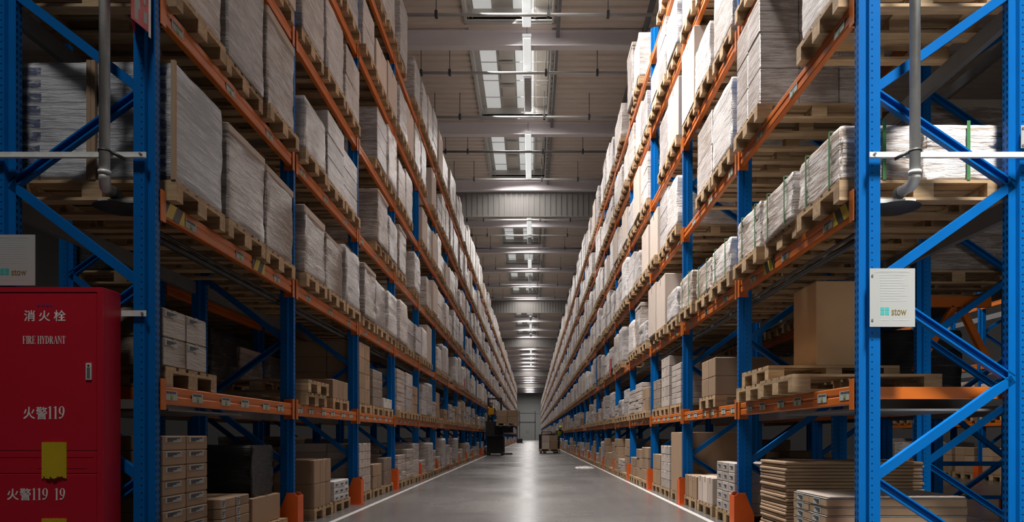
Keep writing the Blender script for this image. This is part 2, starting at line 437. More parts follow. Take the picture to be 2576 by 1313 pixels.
# roof beams and bulkheads
for n, yb in enumerate(BEAM_Y):
    z = beam_h(yb); b = MB()
    b.box(-ROOM, ROOM, yb, yb+.02, z+.02, z+.47)             # web
    b.box(-ROOM, ROOM, yb-.12, yb+.14, z, z+.025); b.box(-ROOM, ROOM, yb-.12, yb+.14, z+.43, z+.455)
    tag(b.build('roof_beam', M_RBEAM), kind='structure')
    if yb in (32, 62, 86, 128, 158):
        b = MB(); zb = {32: 10.13, 62: 11.0}.get(yb, 11.05)+CZ
        b.box(-ROOM, ROOM, yb+.16, yb+.22, zb, z+.45)
        x = -ROOM
        while x < ROOM:
            b.box(x, x+.10, yb+.13, yb+.16, zb, z+.45); x += .25
        b.box(-ROOM, ROOM, yb+.1, yb+.24, zb-.05, zb)
        tag(b.build('wall_bulkhead', M_BULK), kind='structure')
for x, w in ((-3.95, .28), (.74, .09), (3.2, .12)):          # beams running along the aisle
    b = MB(); yy = -10
    segs = [-10]+BEAM_Y
    for a, c in zip(segs[:-1], segs[1:]):
        za, zc = beam_h(a)+.28, beam_h(c)+.28
        i0 = len(b.v)
        for (y, z) in ((a, za), (c, zc)): b.v += [(x-w/2, y, z), (x+w/2, y, z), (x+w/2, y, z+.17), (x-w/2, y, z+.17)]
        for q in ((0,1,5,4),(1,2,6,5),(2,3,7,6),(3,0,4,7)): b.face([i0+k for k in q][::-1])
    tag(b.build('roof_purlin', M_GREYST), kind='structure')
# rooflights
for n, yb in enumerate([-4]+BEAM_Y[:-1]):
    y0, y1 = yb+.62, yb+5.38
    z0, z1 = beam_h(yb+.5)+.45, beam_h(yb+5.5)+.45
    z = max(z0, z1); zt = z+.34
    fr = MB()
    fr.box(-1.84, -1.80, y0, y1, z-.04, zt); fr.box(.58, .62, y0, y1, z-.04, zt)
    fr.box(-1.84, .62, y0-.04, y0, z-.04, zt); fr.box(-1.84, .62, y1, y1+.04, z-.04, zt)
    fr.box(-1.8, .58, y0, y1, zt, zt+.05)
    w = fr.build('window_%d' % (n+1), M_CURB); tag(w, kind='structure')
    if yb > 110: 
        p = MB(); p.box(-1.62, -1.12, y0, y1, zt-.05, zt-.02); p.box(-.47, .02, y0, y1, zt-.05, zt-.02); p.build('pane', M_PANE, w); continue
    for (xa, xb) in ((-1.62, -1.12), (-.52, .06)):
        p = MB(); p.box(xa, xb, y0+.02, y1-.02, zt-.06, zt-.03); p.build('pane', M_PANE, w)
    p = MB()
    for i in range(3):
        ya = y0+.15+i*1.45
        p.box(-1.02, -.58, ya, ya+1.2, zt-.14, zt-.08); 
        p.box(.14, .52, ya-.1, ya+1.3, zt-.14, zt-.1)
        p.box(-1.06, -.54, ya-.1, ya-.04, zt-.2, zt-.1)
    p.build('blind', M_BEIGE, w)
    p = MB()
    for x in (-1.76, -1.66, .06, .1): p.box(x, x+.018, y0, y1, z+.02, z+.04)
    yy = y0
    while yy < y1+.01: p.box(-1.76, .54, yy, yy+.02, z+.0, z+.02); yy += 1.125
    p.build('safety_grid', M_PIPEW, w)
    p = MB(); p.box(-1.88, -1.83, y0-.1, y1+.1, z-.09, z-.04); p.box(.56, .6, y0-.1, y1+.1, z-.09, z-.04); p.box(-1.88, .6, y0-.1, y0-.05, z-.09, z-.04); p.box(-1.88, .6, y1+.05, y1+.1, z-.09, z-.04)
    p.build('window_frame', M_PIPEW, w)

# ------------------------------------------------------------------ ceiling services
k = 0; ys = 14.96
while ys < 61:
    k += 1; z = beam_h(ys)-.33
    if not any(abs(ys-yb) < .35 for yb in BEAM_Y):
        r = empty('sprinkler_pipe', (0, ys, z), 'thin grey sprinkler pipe crossing under the roof, %s from the camera' % ordinal(k), 'pipe', 'sprinkler pipes under the roof')
        p = MB(); p.tube([(-9, 0, 0), (9, 0, 0)], .042, 10); p.build('pipe_run', M_GREYST if k % 5 == 0 else M_PIPEW, r)
        for x in (-3.3, -2.45, .42, 1.95, 3.4):
            p = MB(); p.box(x-.035, x+.035, -.06, .06, -.07, .09); p.tube([(x, 0, .08), (x, 0, .88)], .012, 6); p.build('hanger', M_DARKST, r)
    ys += 2.93
LAMPS = [(6.0, 9.2, 1), (10.0, 13.6, 1), (14.6, 18.8, 1), (19.3, 21.3, 1), (21.5, 23.8, 0), (25.6, 30.0, 1), (34.2, 38.9, 1), (39.6, 41.0, 0), (45.5, 48.0, 1), (50.8, 52.6, 0), (55.5, 57.6, 0), (63.5, 65.8, 0), (70, 72.2, 0), (75, 79, 1), (82, 84, 0), (89, 93, 1), (97, 101, 1), (106, 110, 1), (116, 120, 1), (131, 135, 1), (142, 146, 1), (150, 154, 1)]
for i, (ya, yb, on) in enumerate(LAMPS):
    z = min(beam_h(ya), beam_h(yb))-.12
    r = empty('strip_light', (-.14, ya, z), '%s strip light hanging over the aisle, %s along the row from the camera' % ('lit white' if on else 'unlit grey', ordinal(i+1)), 'lamp', 'strip lights over the aisle')
    L = yb-ya
    p = MB(); p.box(-.125, .125, 0, L, .03, .12); p.build('housing', M_GREYST, r)
    p = MB(); p.prism([(-.12, .035), (-.10, -.005), (.10, -.005), (.12, .035)], 'y', .02, L-.02); p.build('diffuser', M_LAMPON if on else M_LAMPOFF, r)
    for yy in (.3, L-.3):
        p = MB(); p.tube([(0, yy, .1), (0, yy, 1.2)], .008, 6); p.build('hanger', M_DARKST, r)

# ------------------------------------------------------------------ pallet racks
LEV = [0.0, 1.37, 2.695, 4.075, 5.435, 6.815, 8.215]        # bearing heights; 0 is the floor
PW, BH = .12, .13                                             # post width, beam height
RDS = {1: 1.17, -1: 1.10}                                     # depth of the racks on either side
POSTP = [(0, .03), (.05, .03), (.058, 0), (.135, 0), (.135, .12), (.058, .12), (.05, .09), (0, .09)]
CACHE = {}
def cached(key, fn):
    if key not in CACHE: CACHE[key] = fn()
    return CACHE[key]
def post_mesh(s, rear, h):
    def f():
        P = [(RDS[s]-.135+d, y) for (d, y) in POSTP] if rear else POSTP
        b = MB(); b.prism([(s*d, y) for (d, y) in P], 'z', .006, h)
        return b.mesh('upright_post', M_POST)
    return cached(('post', s, rear, h), f)
def plate_mesh(s, rear):
    def f():
        d0, d1 = (-.02, .16) if not rear else (RDS[s]-.16, RDS[s]+.02)
        b = MB(); b.box(s*d0, s*d1, -.02, .14, 0, .006); return b.mesh('base_plate', M_BLUE)
    return cached(('bplate', s, rear), f)
def guard_mesh(s):
    def f():
        b = MB()
        P = [(-.06, 0), (-.06, .36), (-.03, .40), (.055, .40), (.15, .16), (.15, 0)]
        b.prism([(s*d, z) for (d, z) in P], 'y', -.03, -.022)
        b.prism([(s*d, z) for (d, z) in P], 'y', .142, .15)
        b.box(s*-.068, s*-.06, -.03, .15, 0, .37); b.box(s*-.12, s*.17, -.06, -.03, 0, .008)
        return b.mesh('foot_guard', M_GUARD)
    return cached(('guard', s), f)
def brace_mesh(s, za, zb, rising, par):
    """channel brace between the two posts of a frame; par picks which way its open side looks"""
    def f():
        da, db = .10, RDS[s]-.10
        a = Vector((s*da, 0, za)); c = Vector((s*db, 0, zb)); L = (c-a).length; t = (c-a)/L
        M = Matrix((( t.x, 0, -t.z, a.x), (0, 1, 0, .06), (t.z, 0, t.x, a.z), (0, 0, 0, 1)))
        b = MB(); h = .031
        if par: 
            b.box(0, L, .012, .016, -h, h, M=M)
            b.box(0, L, -.03, .012, h-.012, h, M=M); b.box(0, L, -.03, .012, -h, -h+.012, M=M)
        else:
            b.box(0, L, -.03, -.026, -h, h, M=M)
            b.box(0, L, -.026, .015, h-.005, h, M=M); b.box(0, L, -.026, .015, -h, -h+.005, M=M)
        return b.mesh('diagonal_brace', M_BLUE)
    return cached(('brace', s, round(za, 3), round(zb, 3), par), f)
def braces(s, h):
    out = []; k = 0; za = .045
    zf = .72; nodes = [(0, .72-1.345+1.345*0)]
    pts = [(0, .72), (1, 1.41)]
    z = .72; seq = [(1, .08)]
    while z < h:
        seq += [(0, z), (1, z+.69)]; z += 1.345
    for i in range(len(seq)-1):
        (fa, a), (fb, c) = seq[i], seq[i+1]
        if c > h-.05: break
        if fa == 0: out.append((a, c, False))
        else: out.append((c, a, True))
    return out
def beam_mesh(s, rear):
    def f():
        b = MB(); y0, y1 = PW+.004, BAY-.004
        d0, d1 = (RDS[s]-.05, RDS[s]) if rear else (0, .05)
        # stepped box section with pressed grooves along the face
        P = [(d0, -BH), (d1, -BH), (d1, 0), (d0, 0)] if rear else [(.004, -BH), (d1, -BH), (d1, 0), (.004, 0), (0, -.008), (0, -.048), (.006, -.056), (.006, -.066), (0, -.074), (0, -.122)]
        b.prism([(s*d, z) for (d, z) in P], 'y', y0, y1)
        return b.mesh('beam', M_GREYST if rear else M_ORANGE)
    return cached(('beam', s, rear), f)
def endplate_mesh(s, far):
    def f():
        b = MB()
        if far: b.box(s*-.012, s*.092, BAY-.010, BAY-.003, -.17, .05); b.box(s*-.012, s*-.004, BAY-.03, BAY+.035, -.17, .05)
        else: b.box(s*-.012, s*.092, PW+.003, PW+.010, -.17, .05); b.box(s*-.012, s*-.004, PW-.035, PW+.03, -.17, .05)
        return b.mesh('end_plate', M_ORANGE)
    return cached(('endplate', s, far), f)
def tick_mesh(s):
    def f():
        b = MB(); e = lambda u: s*(-u)
        b.box(e(.0035), e(.001), -.085, .085, -.034, .034, 0)
        y = -.07
        for w in (.02, .014, .022, .012, .02, .016):
            b.box(e(.0045), e(.0035), y, y+w, .012, .028, 1); y += w+.006
        b.box(e(.0045), e(.0035), -.016, .02, -.028, .004, 2); b.box(e(.0045), e(.0035), -.012, .014, -.030, -.018, 1)
        return b.mesh('location_label', [M_WHITE, M_PRINT, M_GREENP])
    return cached(('tick', s), f)

RACKN = {('R', 0): 'the rack opposite the red cabinet', ('L', 0): 'the rack behind the red cabinet'}
def rack_bay(s, x0, yk, label, detail, nlev=6, group=None, last=False, hide_rear_beams=False, gap=None):
    h = LEV[nlev]+.35 if nlev < 6 else 8.75
    bay = empty('rack_bay', (s*x0, yk, 0), label, 'pallet rack', group)
    if detail == 0:
        def f():
            b = MB()
            for rear in (0, 1):
                P = [(RDS[s]-.135+d, y) for (d, y) in POSTP] if rear else POSTP
                b.prism([(s*d, y) for (d, y) in P], 'z', 0, h, 0)
            for z in LEV[1:nlev+1]:
                b.box(0, s*.05, PW+.004, BAY-.004, z-BH, z, 1); b.box(s*(RDS[s]-.05), s*RDS[s], PW+.004, BAY-.004, z-BH, z, 3)
            b.prism([(s*d, z) for (d, z) in [(-.06, 0), (-.06, .36), (.055, .40), (.15, .16), (.15, 0)]], 'y', -.03, -.02, 2)
            b.box(s*-.068, s*-.06, -.03, .15, 0, .37, 2)
            return b.mesh('rack_bay', [M_BLUE, M_ORANGE, M_GUARD, M_DARKST])
        me = cached(('far', s, nlev), f)
        bpy.data.objects.remove(bay)
        o = put('rack_bay', me, None, (s*x0, yk, 0)); tag(o, label, 'pallet rack', group); return o
    frames = [0] + ([BAY] if last else [])
    for fy in frames:
        pf = put('upright_post', post_mesh(s, 0, h), bay, (0, fy, 0)); pr = put('upright_post', post_mesh(s, 1, h), bay, (0, fy, 0))
        if detail > 1:
            put('base_plate', plate_mesh(s, 0), pf); put('base_plate', plate_mesh(s, 1), pr)
        put('foot_guard', guard_mesh(s), pf if detail > 1 else bay, None if detail > 1 else (0, fy, 0))
        for i, (za, zb, par) in enumerate(braces(s, h)):
            if detail > 1 or True: put('diagonal_brace', brace_mesh(s, za, zb, 1, par), bay, (0, fy, 0))
    for li, z in enumerate(LEV[1:nlev+1]):
        bf = put('beam', beam_mesh(s, 0), bay, (0, 0, z)); br = put('beam', beam_mesh(s, 1), bay, (0, 0, z))
        if detail > 1:
            put('end_plate', endplate_mesh(s, 0), bf); put('end_plate', endplate_mesh(s, 1), bf)
            if li in (0, 1, 2):
                for q in range(3):
                    for u in ((.21, .605), (.50,), (.30,))[li]:
                        put('location_label', tick_mesh(s), bf, (0, u+.90*q+.03, -.062 if li == 0 else -.075))
    return bay
for s, x0, nm in ((1, RX0, 'rack opposite the red cabinet'), (-1, LX0, 'rack with the red cabinet')):
    for k in range(NBS[s]):
        yk = Y0+BAY*k
        lb = '%s blue and orange bay of the %s' % (ordinal(k+1), nm)
        if k == 0: lb = 'first blue and orange bay of the %s, facing the camera' % nm
        bay = rack_bay(s, x0, yk, lb, 2 if k < 7 else (1 if k < 14 else 0), group='bays of the '+nm, last=False)
        if k == 0:
            for (ya, zz) in ((.13, 0), (1.70, 0)):
                hb = MB(); hb.box(s*-.004, s*-.001, 0, .30, -.118, -.006); hb.build('hazard_sticker', M_HAZ, bay, (0, ya, LEV[2]))
            sb = MB(); sb.box(s*.05, s*(RDS[s]-.05), .16, .22, LEV[1]-.09, LEV[1]-.005); sb.build('support_bar', M_ORANGE, bay)
            sb = MB(); sb.box(s*.05, s*(RDS[s]-.05), .30, 1.6, LEV[1]-.17, LEV[1]-.155); sb.build('mesh_tray', M_GREYST, bay)
    # the closing frame at the far end
    e = empty('rack_end_frame', (s*x0, Y0+BAY*NBS[s], 0), 'closing blue upright frame at the far end of the %s' % nm, 'pallet rack')
    put('upright_post', post_mesh(s, 0, 8.75), e); put('upright_post', post_mesh(s, 1, 8.75), e); put('foot_guard', guard_mesh(s), e)
    # pipe running inside the rack just under the second beam
    p = MB(); p.tube([(s*(x0+.205), 5.0, LEV[2]-.20), (s*(x0+.205), 24, LEV[2]-.20)], .028, 8)
    p.tube([(s*(x0+.155), 4.95, LEV[2]-.17), (s*(x0+.155), 24, LEV[2]-.17)], .012, 6)
    tag(p.build('sprinkler_line', M_DARKST), 'dark pipe running under the second beams of the %s' % nm, 'pipe')

# rows behind the two aisle racks
for k in range(3):
    rack_bay(1, 4.15, 7.5+BAY*k, '%s bay of the rack row directly behind the rack opposite the red cabinet' % ordinal(k+1), 1, 4, 'bays of the row behind')
for k in range(3):
    rack_bay(-1, 3.98, 7.5+BAY*k, '%s bay of the dim rack row behind the rack with the red cabinet' % ordinal(k+1), 1, 4, 'bays of the dim row behind')
for k in range(4):
    rack_bay(1, 10.4, 10.6+BAY*k, '%s bay of the far rack across the neighbouring aisle' % ordinal(k+1), 1, 3, 'bays across the neighbouring aisle')
f3 = empty('rack_end_frame', (6.40, 9.2, 0), 'dark blue upright frame with orange foot guard, beside the neighbouring aisle', 'pallet rack')
put('upright_post', post_mesh(-1, 0, 4.6), f3); put('upright_post', post_mesh(-1, 1, 4.6), f3); put('foot_guard', guard_mesh(-1), f3)
for (za, zb, par) in braces(-1, 2.6): put('diagonal_brace', brace_mesh(-1, za, zb, 1, par), f3)
b = MB(); b.box(-.1, -1.0, .04, .08, .62, .68); b.box(-.1, -1.0, .04, .08, .18, .23); b.build('tie_bar', M_BLUE, f3)
f4 = empty('bracing_frame', (4.15, 7.9, 0), 'orange cross bar with two slanting braces in the row behind', 'pallet rack')
b = MB(); b.box(.14, 1.03, -.03, .03, 2.47, 2.59); b.build('cross_bar', M_ORANGE, f4)
for (xa, xb) in ((.62, .18), (.70, 1.06)):
    a = Vector((xa, 0, 2.47)); c = Vector((xb, 0, 1.75)); b = MB()
    t = (c-a).normalized(); L = (c-a).length
    M = Matrix(((t.x, 0, -t.z, a.x), (0, 1, 0, 0), (t.z, 0, t.x, a.z), (0, 0, 0, 1)))
    b.box(0, L, -.03, .03, -.035, .035, M=M); b.build('slanting_brace', M_ORANGE, f4)

# ------------------------------------------------------------------ pallets, loads and cartons
def pallet_parts(mb_deck, mb_blocks, mb_runners):
    wx, wy = .6, .4
    for y0, y1 in ((-.4, -.255), (-.215, -.115), (-.0725, .0725), (.115, .215), (.255, .4)): mb_deck.box(-wx, wx, y0, y1, .122, .144)
    for x0, x1 in ((-.6, -.455), (-.0725, .0725), (.455, .6)): mb_deck.box(x0, x1, -.4, .4, .1, .122)
    i = 0
    for x0, x1 in ((-.6, -.455), (-.0725, .0725), (.455, .6)):
        for y0, y1 in ((-.4, -.30), (-.0725, .0725), (.30, .4)):
            mb_blocks[i].box(x0, x1, y0, y1, .022, .1); i += 1
    for i, (y0, y1) in enumerate(((-.4, -.30), (-.0725, .0725), (.30, .4))): mb_runners[i].box(-wx, wx, y0, y1, 0, .022)
_d, _b, _r = MB(), [MB() for _ in range(9)], [MB() for _ in range(3)]
pallet_parts(_d, _b, _r)
PAL_DECK = _d.mesh('deck', M_WOOD); PAL_BLK = [x.mesh('block', M_WOOD) for x in _b]; PAL_RUN = [x.mesh('runner', M_WOOD) for x in _r]
_one = MB(); pallet_parts(_one, [_one]*9, [_one]*3); PAL_ONE = _one.mesh('pallet', M_WOOD)
NPAL = [0]
def pallet(x, y, z, label, detail, rz=0.):
    NPAL[0] += 1
    if detail:
        p = empty('wooden_pallet', (x, y, z), label, 'pallet', 'wooden pallets'); p.rotation_euler.z = rz
        put('deck', PAL_DECK, p)
        for m in PAL_BLK: put('block', m, p)
        for m in PAL_RUN: put('runner', m, p)
    else:
        p = put('wooden_pallet', PAL_ONE, None, (x, y, z)); p.rotation_euler.z = rz; tag(p, label, 'pallet', 'wooden pallets')
    return p

def wrapped_mesh(h, seed, fm, wx=.585, wy=.385, rough=1., skirt=True):
    """rounded, slightly bulging and wrinkled block of film-wrapped goods"""
    rr = random.Random(seed); b = MB(); NZ = 13; c = .022
    per = []
    segx, segy = 12, 8
    def corner(cx, cy, a0):
        for i in range(4): 
            a = a0+PI/2*(i+.5)/4
            per.append((cx+c*math.cos(a), cy+c*math.sin(a)))
    for i in range(segy): per.append((wx, -wy+c+(2*wy-2*c)*i/(segy-1)))
    corner(wx-c, wy-c, 0)
    for i in range(segx): per.append((wx-c-(2*wx-2*c)*i/(segx-1), wy))
    corner(-wx+c, wy-c, PI/2)
    for i in range(segy): per.append((-wx, wy-c-(2*wy-2*c)*i/(segy-1)))
    corner(-wx+c, -wy+c, PI)
    for i in range(segx): per.append((-wx+c+(2*wx-2*c)*i/(segx-1), -wy))
    corner(wx-c, -wy+c, 1.5*PI)
    n = len(per)
    lean = (rr.uniform(-.005, .005), rr.uniform(-.004, .004))
    ph = [rr.uniform(0, 6.28) for _ in range(6)]
    lay = rr.choice([.2, .24, .3, .36])
    for k in range(NZ+1):
        t = k/NZ; z = h*t
        for i, (x, y) in enumerate(per):
            a = 2*PI*i/n
            w = .004*math.sin(3*a+ph[0]+t*5)+.003*math.sin(7*a+ph[1]-t*9)+rr.uniform(-.0045, .0045)*rough
            w += -.007*abs(math.cos(PI*z/lay))**12
            if k == NZ: w -= .010
            if k == 0: w += .004
            l = math.hypot(x, y)
            b.v.append((x+lean[0]*t+w*x/l, y+lean[1]*t+w*y/l*1.2, z + (rr.uniform(-.006, .006) if 0 < k < NZ else 0)))
    for k in range(NZ):
        for i in range(n):
            j = (i+1) % n
            b.face((k*n+i, k*n+j, (k+1)*n+j, (k+1)*n+i), 0, True)
    base = len(b.v)
    for i, (x, y) in enumerate(per): b.v.append((x*.93+lean[0], y*.92+lean[1], h+.006+rr.uniform(-.003, .003)))
    for i in range(n):
        j = (i+1) % n; b.face((NZ*n+i, NZ*n+j, base+j, base+i), 0, True)
    b.face([base+i for i in range(n)], 0); b.face([i for i in range(n)][::-1], 0)
    return b.mesh('film_body', fm)
def lid_mesh(h, seed, wx=.58, wy=.382):
    rr = random.Random(seed); b = MB(); d = rr.uniform(.05, .09)
    b.cbox(-wx-.012, wx+.012, -wy-.012, wy+.012, h-d, h+.012, .012)
    return b.mesh('lid', M_LID)
def cap_film_mesh(h, seed, fm, wx=.57, wy=.37):
    rr = random.Random(seed); b = MB(); nx, ny = 9, 7
    for i in range(nx):
        for j in range(ny):
            e = (i in (0, nx-1)) or (j in (0, ny-1))
            b.v.append((-wx+2*wx*i/(nx-1), -wy+2*wy*j/(ny-1), h+(.006 if e else .018+rr.uniform(-.006, .012))))
    for i in range(nx-1):
        for j in range(ny-1): b.face((i*ny+j, (i+1)*ny+j, (i+1)*ny+j+1, i*ny+j+1), 0, True)
    return b.mesh('top_sheet', fm)
def grid_mesh(h, seed, fm, nx, ny, nz, wx=.58, wy=.385):
    """rows of cartons pressed together under film: each layer and column slightly proud of the next"""
    rr = random.Random(seed); b = MB()
    for k in range(nz):
        for i in range(nx):
            for j in range(ny):
                if 0 < i < nx-1 and 0 < j < ny-1 and k < nz-1: continue
                x0 = -wx+2*wx*i/nx; x1 = -wx+2*wx*(i+1)/nx; y0 = -wy+2*wy*j/ny; y1 = -wy+2*wy*(j+1)/ny
                e = rr.uniform(-.006, .006); f = rr.uniform(-.005, .005)
                b.cbox(x0+.002+e, x1-.002+e, y0+.002+f, y1-.002+f, h*k/nz+.001, h*(k+1)/nz-.001, .008)
    return b.mesh('carton_block', fm)
def strap_mesh(h, m, ys=(-.2, .2), xs=(), wx=.592, wy=.392):
    b = MB()
    for y in ys:
        b.box(-wx-.004, -wx-.001, y-.012, y+.012, 0, h+.02); b.box(wx+.001, wx+.004, y-.012, y+.012, 0, h+.02); b.box(-wx-.004, wx+.004, y-.012, y+.012, h+.017, h+.02)
    for x in xs:
        b.box(x-.012, x+.012, -wy-.012, -wy-.009, 0, h+.02); b.box(x-.012, x+.012, wy+.009, wy+.012, 0, h+.02)
    return b.mesh('strap', m)
def label_mesh(x, y0, y1, z0, z1, s):
    """paper label on the aisle-facing side"""
    b = MB(); o = .002
    b.box(x, x-s*o, y0, y1, z0, z1, 0)
    n = 3
    for i in range(n):
        zz = z1-(z1-z0)*(.25+.25*i); b.box(x-s*o, x-s*(o+.001), y0+(y1-y0)*.12, y0+(y1-y0)*(.9-.22*i), zz-.006, zz+.004, 1)
    return b.mesh('paper_label', [M_WHITE, M_PRINT])

PROTO = {}
KIND_TXT = {'tall': 'brown film-wrapped load with lid', 'milk': 'milky film-wrapped load', 'grey': 'greyish wrinkled film-wrapped load', 'pale': 'pale film-wrapped load',
            'grid': 'film-wrapped load of stacked cartons', 'plain': 'plain pale cardboard load', 'box': 'load of two stacked boxes', 'strap': 'low film-wrapped load with green straps',
            'blue': 'white load with blue bands', 'wide': 'load of broad film-wrapped cartons', 'stack': 'stack of brown cartons', 'thin': 'stack of thin flat cartons', 'black': 'black film-wrapped load'}
def proto(kind, h, var):
    """parts of a load: list of (part name, mesh)"""
    h = round(h*20)/20; key = (kind, h, var)
    if key in PROTO: return PROTO[key]
    sd = hash((len(kind)*31+ord(kind[0])*7+ord(kind[-1]), int(h*100), var)) & 0xffff
    P = []
    if kind == 'tall': P = [('film_body', wrapped_mesh(h, sd, FILMS[0])), ('lid', lid_mesh(h, sd))]
    elif kind == 'grey': P = [('film_body', wrapped_mesh(h, sd, FILMS[3])), ('top_sheet', cap_film_mesh(h, sd, FILMS[3]))]
    elif kind == 'pale': P = [('film_body', wrapped_mesh(h, sd, FILMS[1])), ('top_sheet', cap_film_mesh(h, sd, FILMS[1]))]
    elif kind == 'milk': P = [('film_body', wrapped_mesh(h, sd, FILMS[2], rough=1.4)), ('top_sheet', cap_film_mesh(h, sd, FILMS[2]))]
    elif kind == 'grid': P = [('carton_block', grid_mesh(h, sd, FILMS[1], 3, 2, max(2, round(h/.33)))), ('top_sheet', cap_film_mesh(h, sd, FILMS[2]))]
    elif kind == 'wide': P = [('carton_block', grid_mesh(h, sd, FILMS[3], 2, 1, max(2, round(h/.28)))), ('top_sheet', cap_film_mesh(h, sd, FILMS[1]))]
    elif kind == 'plain':
        b = MB(); b.cbox(-.585, .585, -.39, .39, 0, h, .008)
        t = MB(); t.box(-.588, .588, -.025, .025, h, h+.002); t.box(-.588, -.585, -.025, .025, h-.12, h+.002); t.box(.585, .588, -.025, .025, h-.12, h+.002)
        P = [('carton_body', b.mesh('carton_body', M_CARDP)), ('tape', t.mesh('tape', M_TAPE))]
    elif kind == 'box':
        b = MB(); b.cbox(-.57, .57, -.38, .38, 0, h*.49, .008); c = MB(); c.cbox(-.575, .565, -.375, .385, h*.495, h, .008)
        P = [('lower_box', b.mesh('lower_box', FILMS[1])), ('upper_box', c.mesh('upper_box', FILMS[1]))]
    elif kind == 'strap': P = [('film_body', wrapped_mesh(h, sd, M_FCLEAR, rough=1.6)), ('strap', strap_mesh(h, M_STRAP, (-.22, .22), (.2,)))]
    elif kind == 'halfstrap': P = [('film_body', wrapped_mesh(h, sd, M_FCLEAR, .287, .385, 1.6)), ('strap', strap_mesh(h, M_STRAP, (-.22, .22), (.02,), .294))]
    elif kind == 'blue': P = [('film_body', wrapped_mesh(h, sd, M_FBLUE[var % 2], .285, .385)), ('corner_board', None)]
    elif kind == 'black': P = [('film_body', wrapped_mesh(h, sd, M_FDARK, rough=2.))]
    elif kind == 'stack': P = [('carton_block', grid_mesh(h, sd, M_CARD, 3, 2, max(2, round(h/.2)), .56, .37))]
    elif kind == 'thin': P = [('carton_block', grid_mesh(h, sd, M_CARDG, 2, 2, max(3, round(h/.085)), .56, .37))]
    if kind == 'blue':
        P.pop()
        for x in (-.285, .285):
            c = MB(); c.box(x-.02, x+.012, -.408, -.385, 0, h); P.append(('corner_board', c.mesh('corner_board', M_CARD)))
    PROTO[key] = P
    return P
def load(kind, h, var, x, y, z, s, label, parts=True, rz=0., paper=None, group='wrapped pallet loads'):
    P = proto(kind, h, var)
    if not parts or len(P) == 1:
        if len(P) > 1:                                            # one joined mesh for loads too small to show parts
            key = ('joined', kind, round(h*20), var)
            def f():
                b = MB(); mats = []
                for (nm, me) in P:
                    i0 = len(b.v); b.v += [tuple(v.co) for v in me.vertices]
                    mats.append(me.materials[0])
                    for p in me.polygons: b.face([i0+q for q in p.vertices], len(mats)-1, p.use_smooth)
                return b.mesh('pallet_load', mats)
            me = cached(key, f)
        else: me = P[0][1]
        o = put('pallet_load', me, None, (x, y, z)); o.rotation_euler.z = rz
        return tag(o, label, 'pallet load', group)
    o = empty('pallet_load', (x, y, z), label, 'pallet load', group); o.rotation_euler.z = rz
    for (nm, me) in P: put(nm, me, o)
    if paper: put('paper_label', label_mesh(-s*.596, -.1+paper, .08+paper, h*.3, h*.3+.12, s), o)
    return o

SIDE_TXT = {1: 'opposite rack', -1: 'cabinet rack'}
def slot_y(k, j): return Y0+BAY*k+PW+.455+.875*j
PLACE = ['near', 'middle', 'far']
SHELF = ['floor', 'first beams', 'second beams', 'third beams', 'fourth beams', 'fifth beams', 'sixth beams']
def where(s, lv, k, j): return '%s, %s bay, %s place, %s' % (SHELF[lv], ordinal(k+1), PLACE[j], SIDE_TXT[s])

# ---- fully described places: (side, level, bay, place) -> None (nothing here) or (kind, height)
SPEC = {}
def S(s, lv, k, items):
    for j, it in enumerate(items): SPEC[(s, lv, k, j)] = it
# rack behind the red cabinet
S(-1, 2, 0, ['blue2', ('tall', .80), ('tall', .80)])
S(-1, 2, 1, [('tall', .76), ('tall', .70), ('grey', .82)])
S(-1, 2, 2, [('tall', .80), ('grey', .76), ('milk', .75)])
S(-1, 3, 0, [('pale', .95), ('grey', 1.0), ('tall', .95)])
S(-1, 3, 1, [('grey', .60), ('wide', .85), ('wide', .75)])
S(-1, 3, 2, [None, ('tall', .85), ('grey', .70)])
S(-1, 4, 1, [('pale', .95), ('milk', .9), ('grid', .8)])
S(-1, 4, 2, [None, ('wide', .85), ('milk', .95)])
S(-1, 4, 3, [('grid', .75), ('pale', .9), None])
S(-1, 3, 3, [('tall', .85), None, ('milk', .8)])
# rack opposite
S(1, 2, 0, ['strap2', ('strap', .42), ('strap', .45)])
S(1, 2, 1, [('strap', .42), ('strap', .40), ('strap', .45)])
S(1, 2, 2, [('grey', .45), ('plain', .85), ('plain', .9)])
S(1, 2, 3, [('grey', .4), ('tall', .9), ('pale', .7)])
S(1, 3, 0, ['low', None, ('grid', 1.05)])
S(1, 3, 1, [('milk', .8), ('box', .85), None])
S(1, 3, 2, [('pale', .75), ('wide', .9), ('plain', .85)])
S(1, 4, 1, [('pale', .9), ('milk', .6), ('plain', 1.05)])
S(1, 4, 2, [('plain', .9), ('grey', .85), None])
S(1, 4, 3, [('grid', .9), ('plain', .95), ('milk', .6)])
for k in range(3):
    for lv in (0, 1):
        for s in (-1, 1): S(s, lv, k, ['skip']*3)
for j in range(3): SPEC[(1, 1, 3, j)] = ('thin' if j else 'stack', [.45, .6, .5][j]); SPEC[(1, 0, 3, j)] = ('stack', [.65, .6, .4][j])
KUP = ['tall', 'grey', 'pale', 'milk', 'grid', 'plain', 'wide', 'box', 'pale', 'grey']
KLO = ['stack', 'thin', 'grey', 'stack', 'wide', 'thin']
def spec(s, lv, k, j):
    key = (s, lv, k, j)
    if key not in SPEC:
        if R.random() < (.05 if lv > 1 else .13): SPEC[key] = None
        elif lv > 1:
            kd = R.choice(KUP); hh = R.choice([.6, .7, .75, .8, .85, .9, .95])
            if lv == 6: hh = R.choice([.8, .9, 1.0, 1.1, 1.2])
            SPEC[key] = (kd, hh)
        else: SPEC[key] = (R.choice(KLO), R.choice([.3, .4, .5, .6, .7, .8]))
    return SPEC[key]

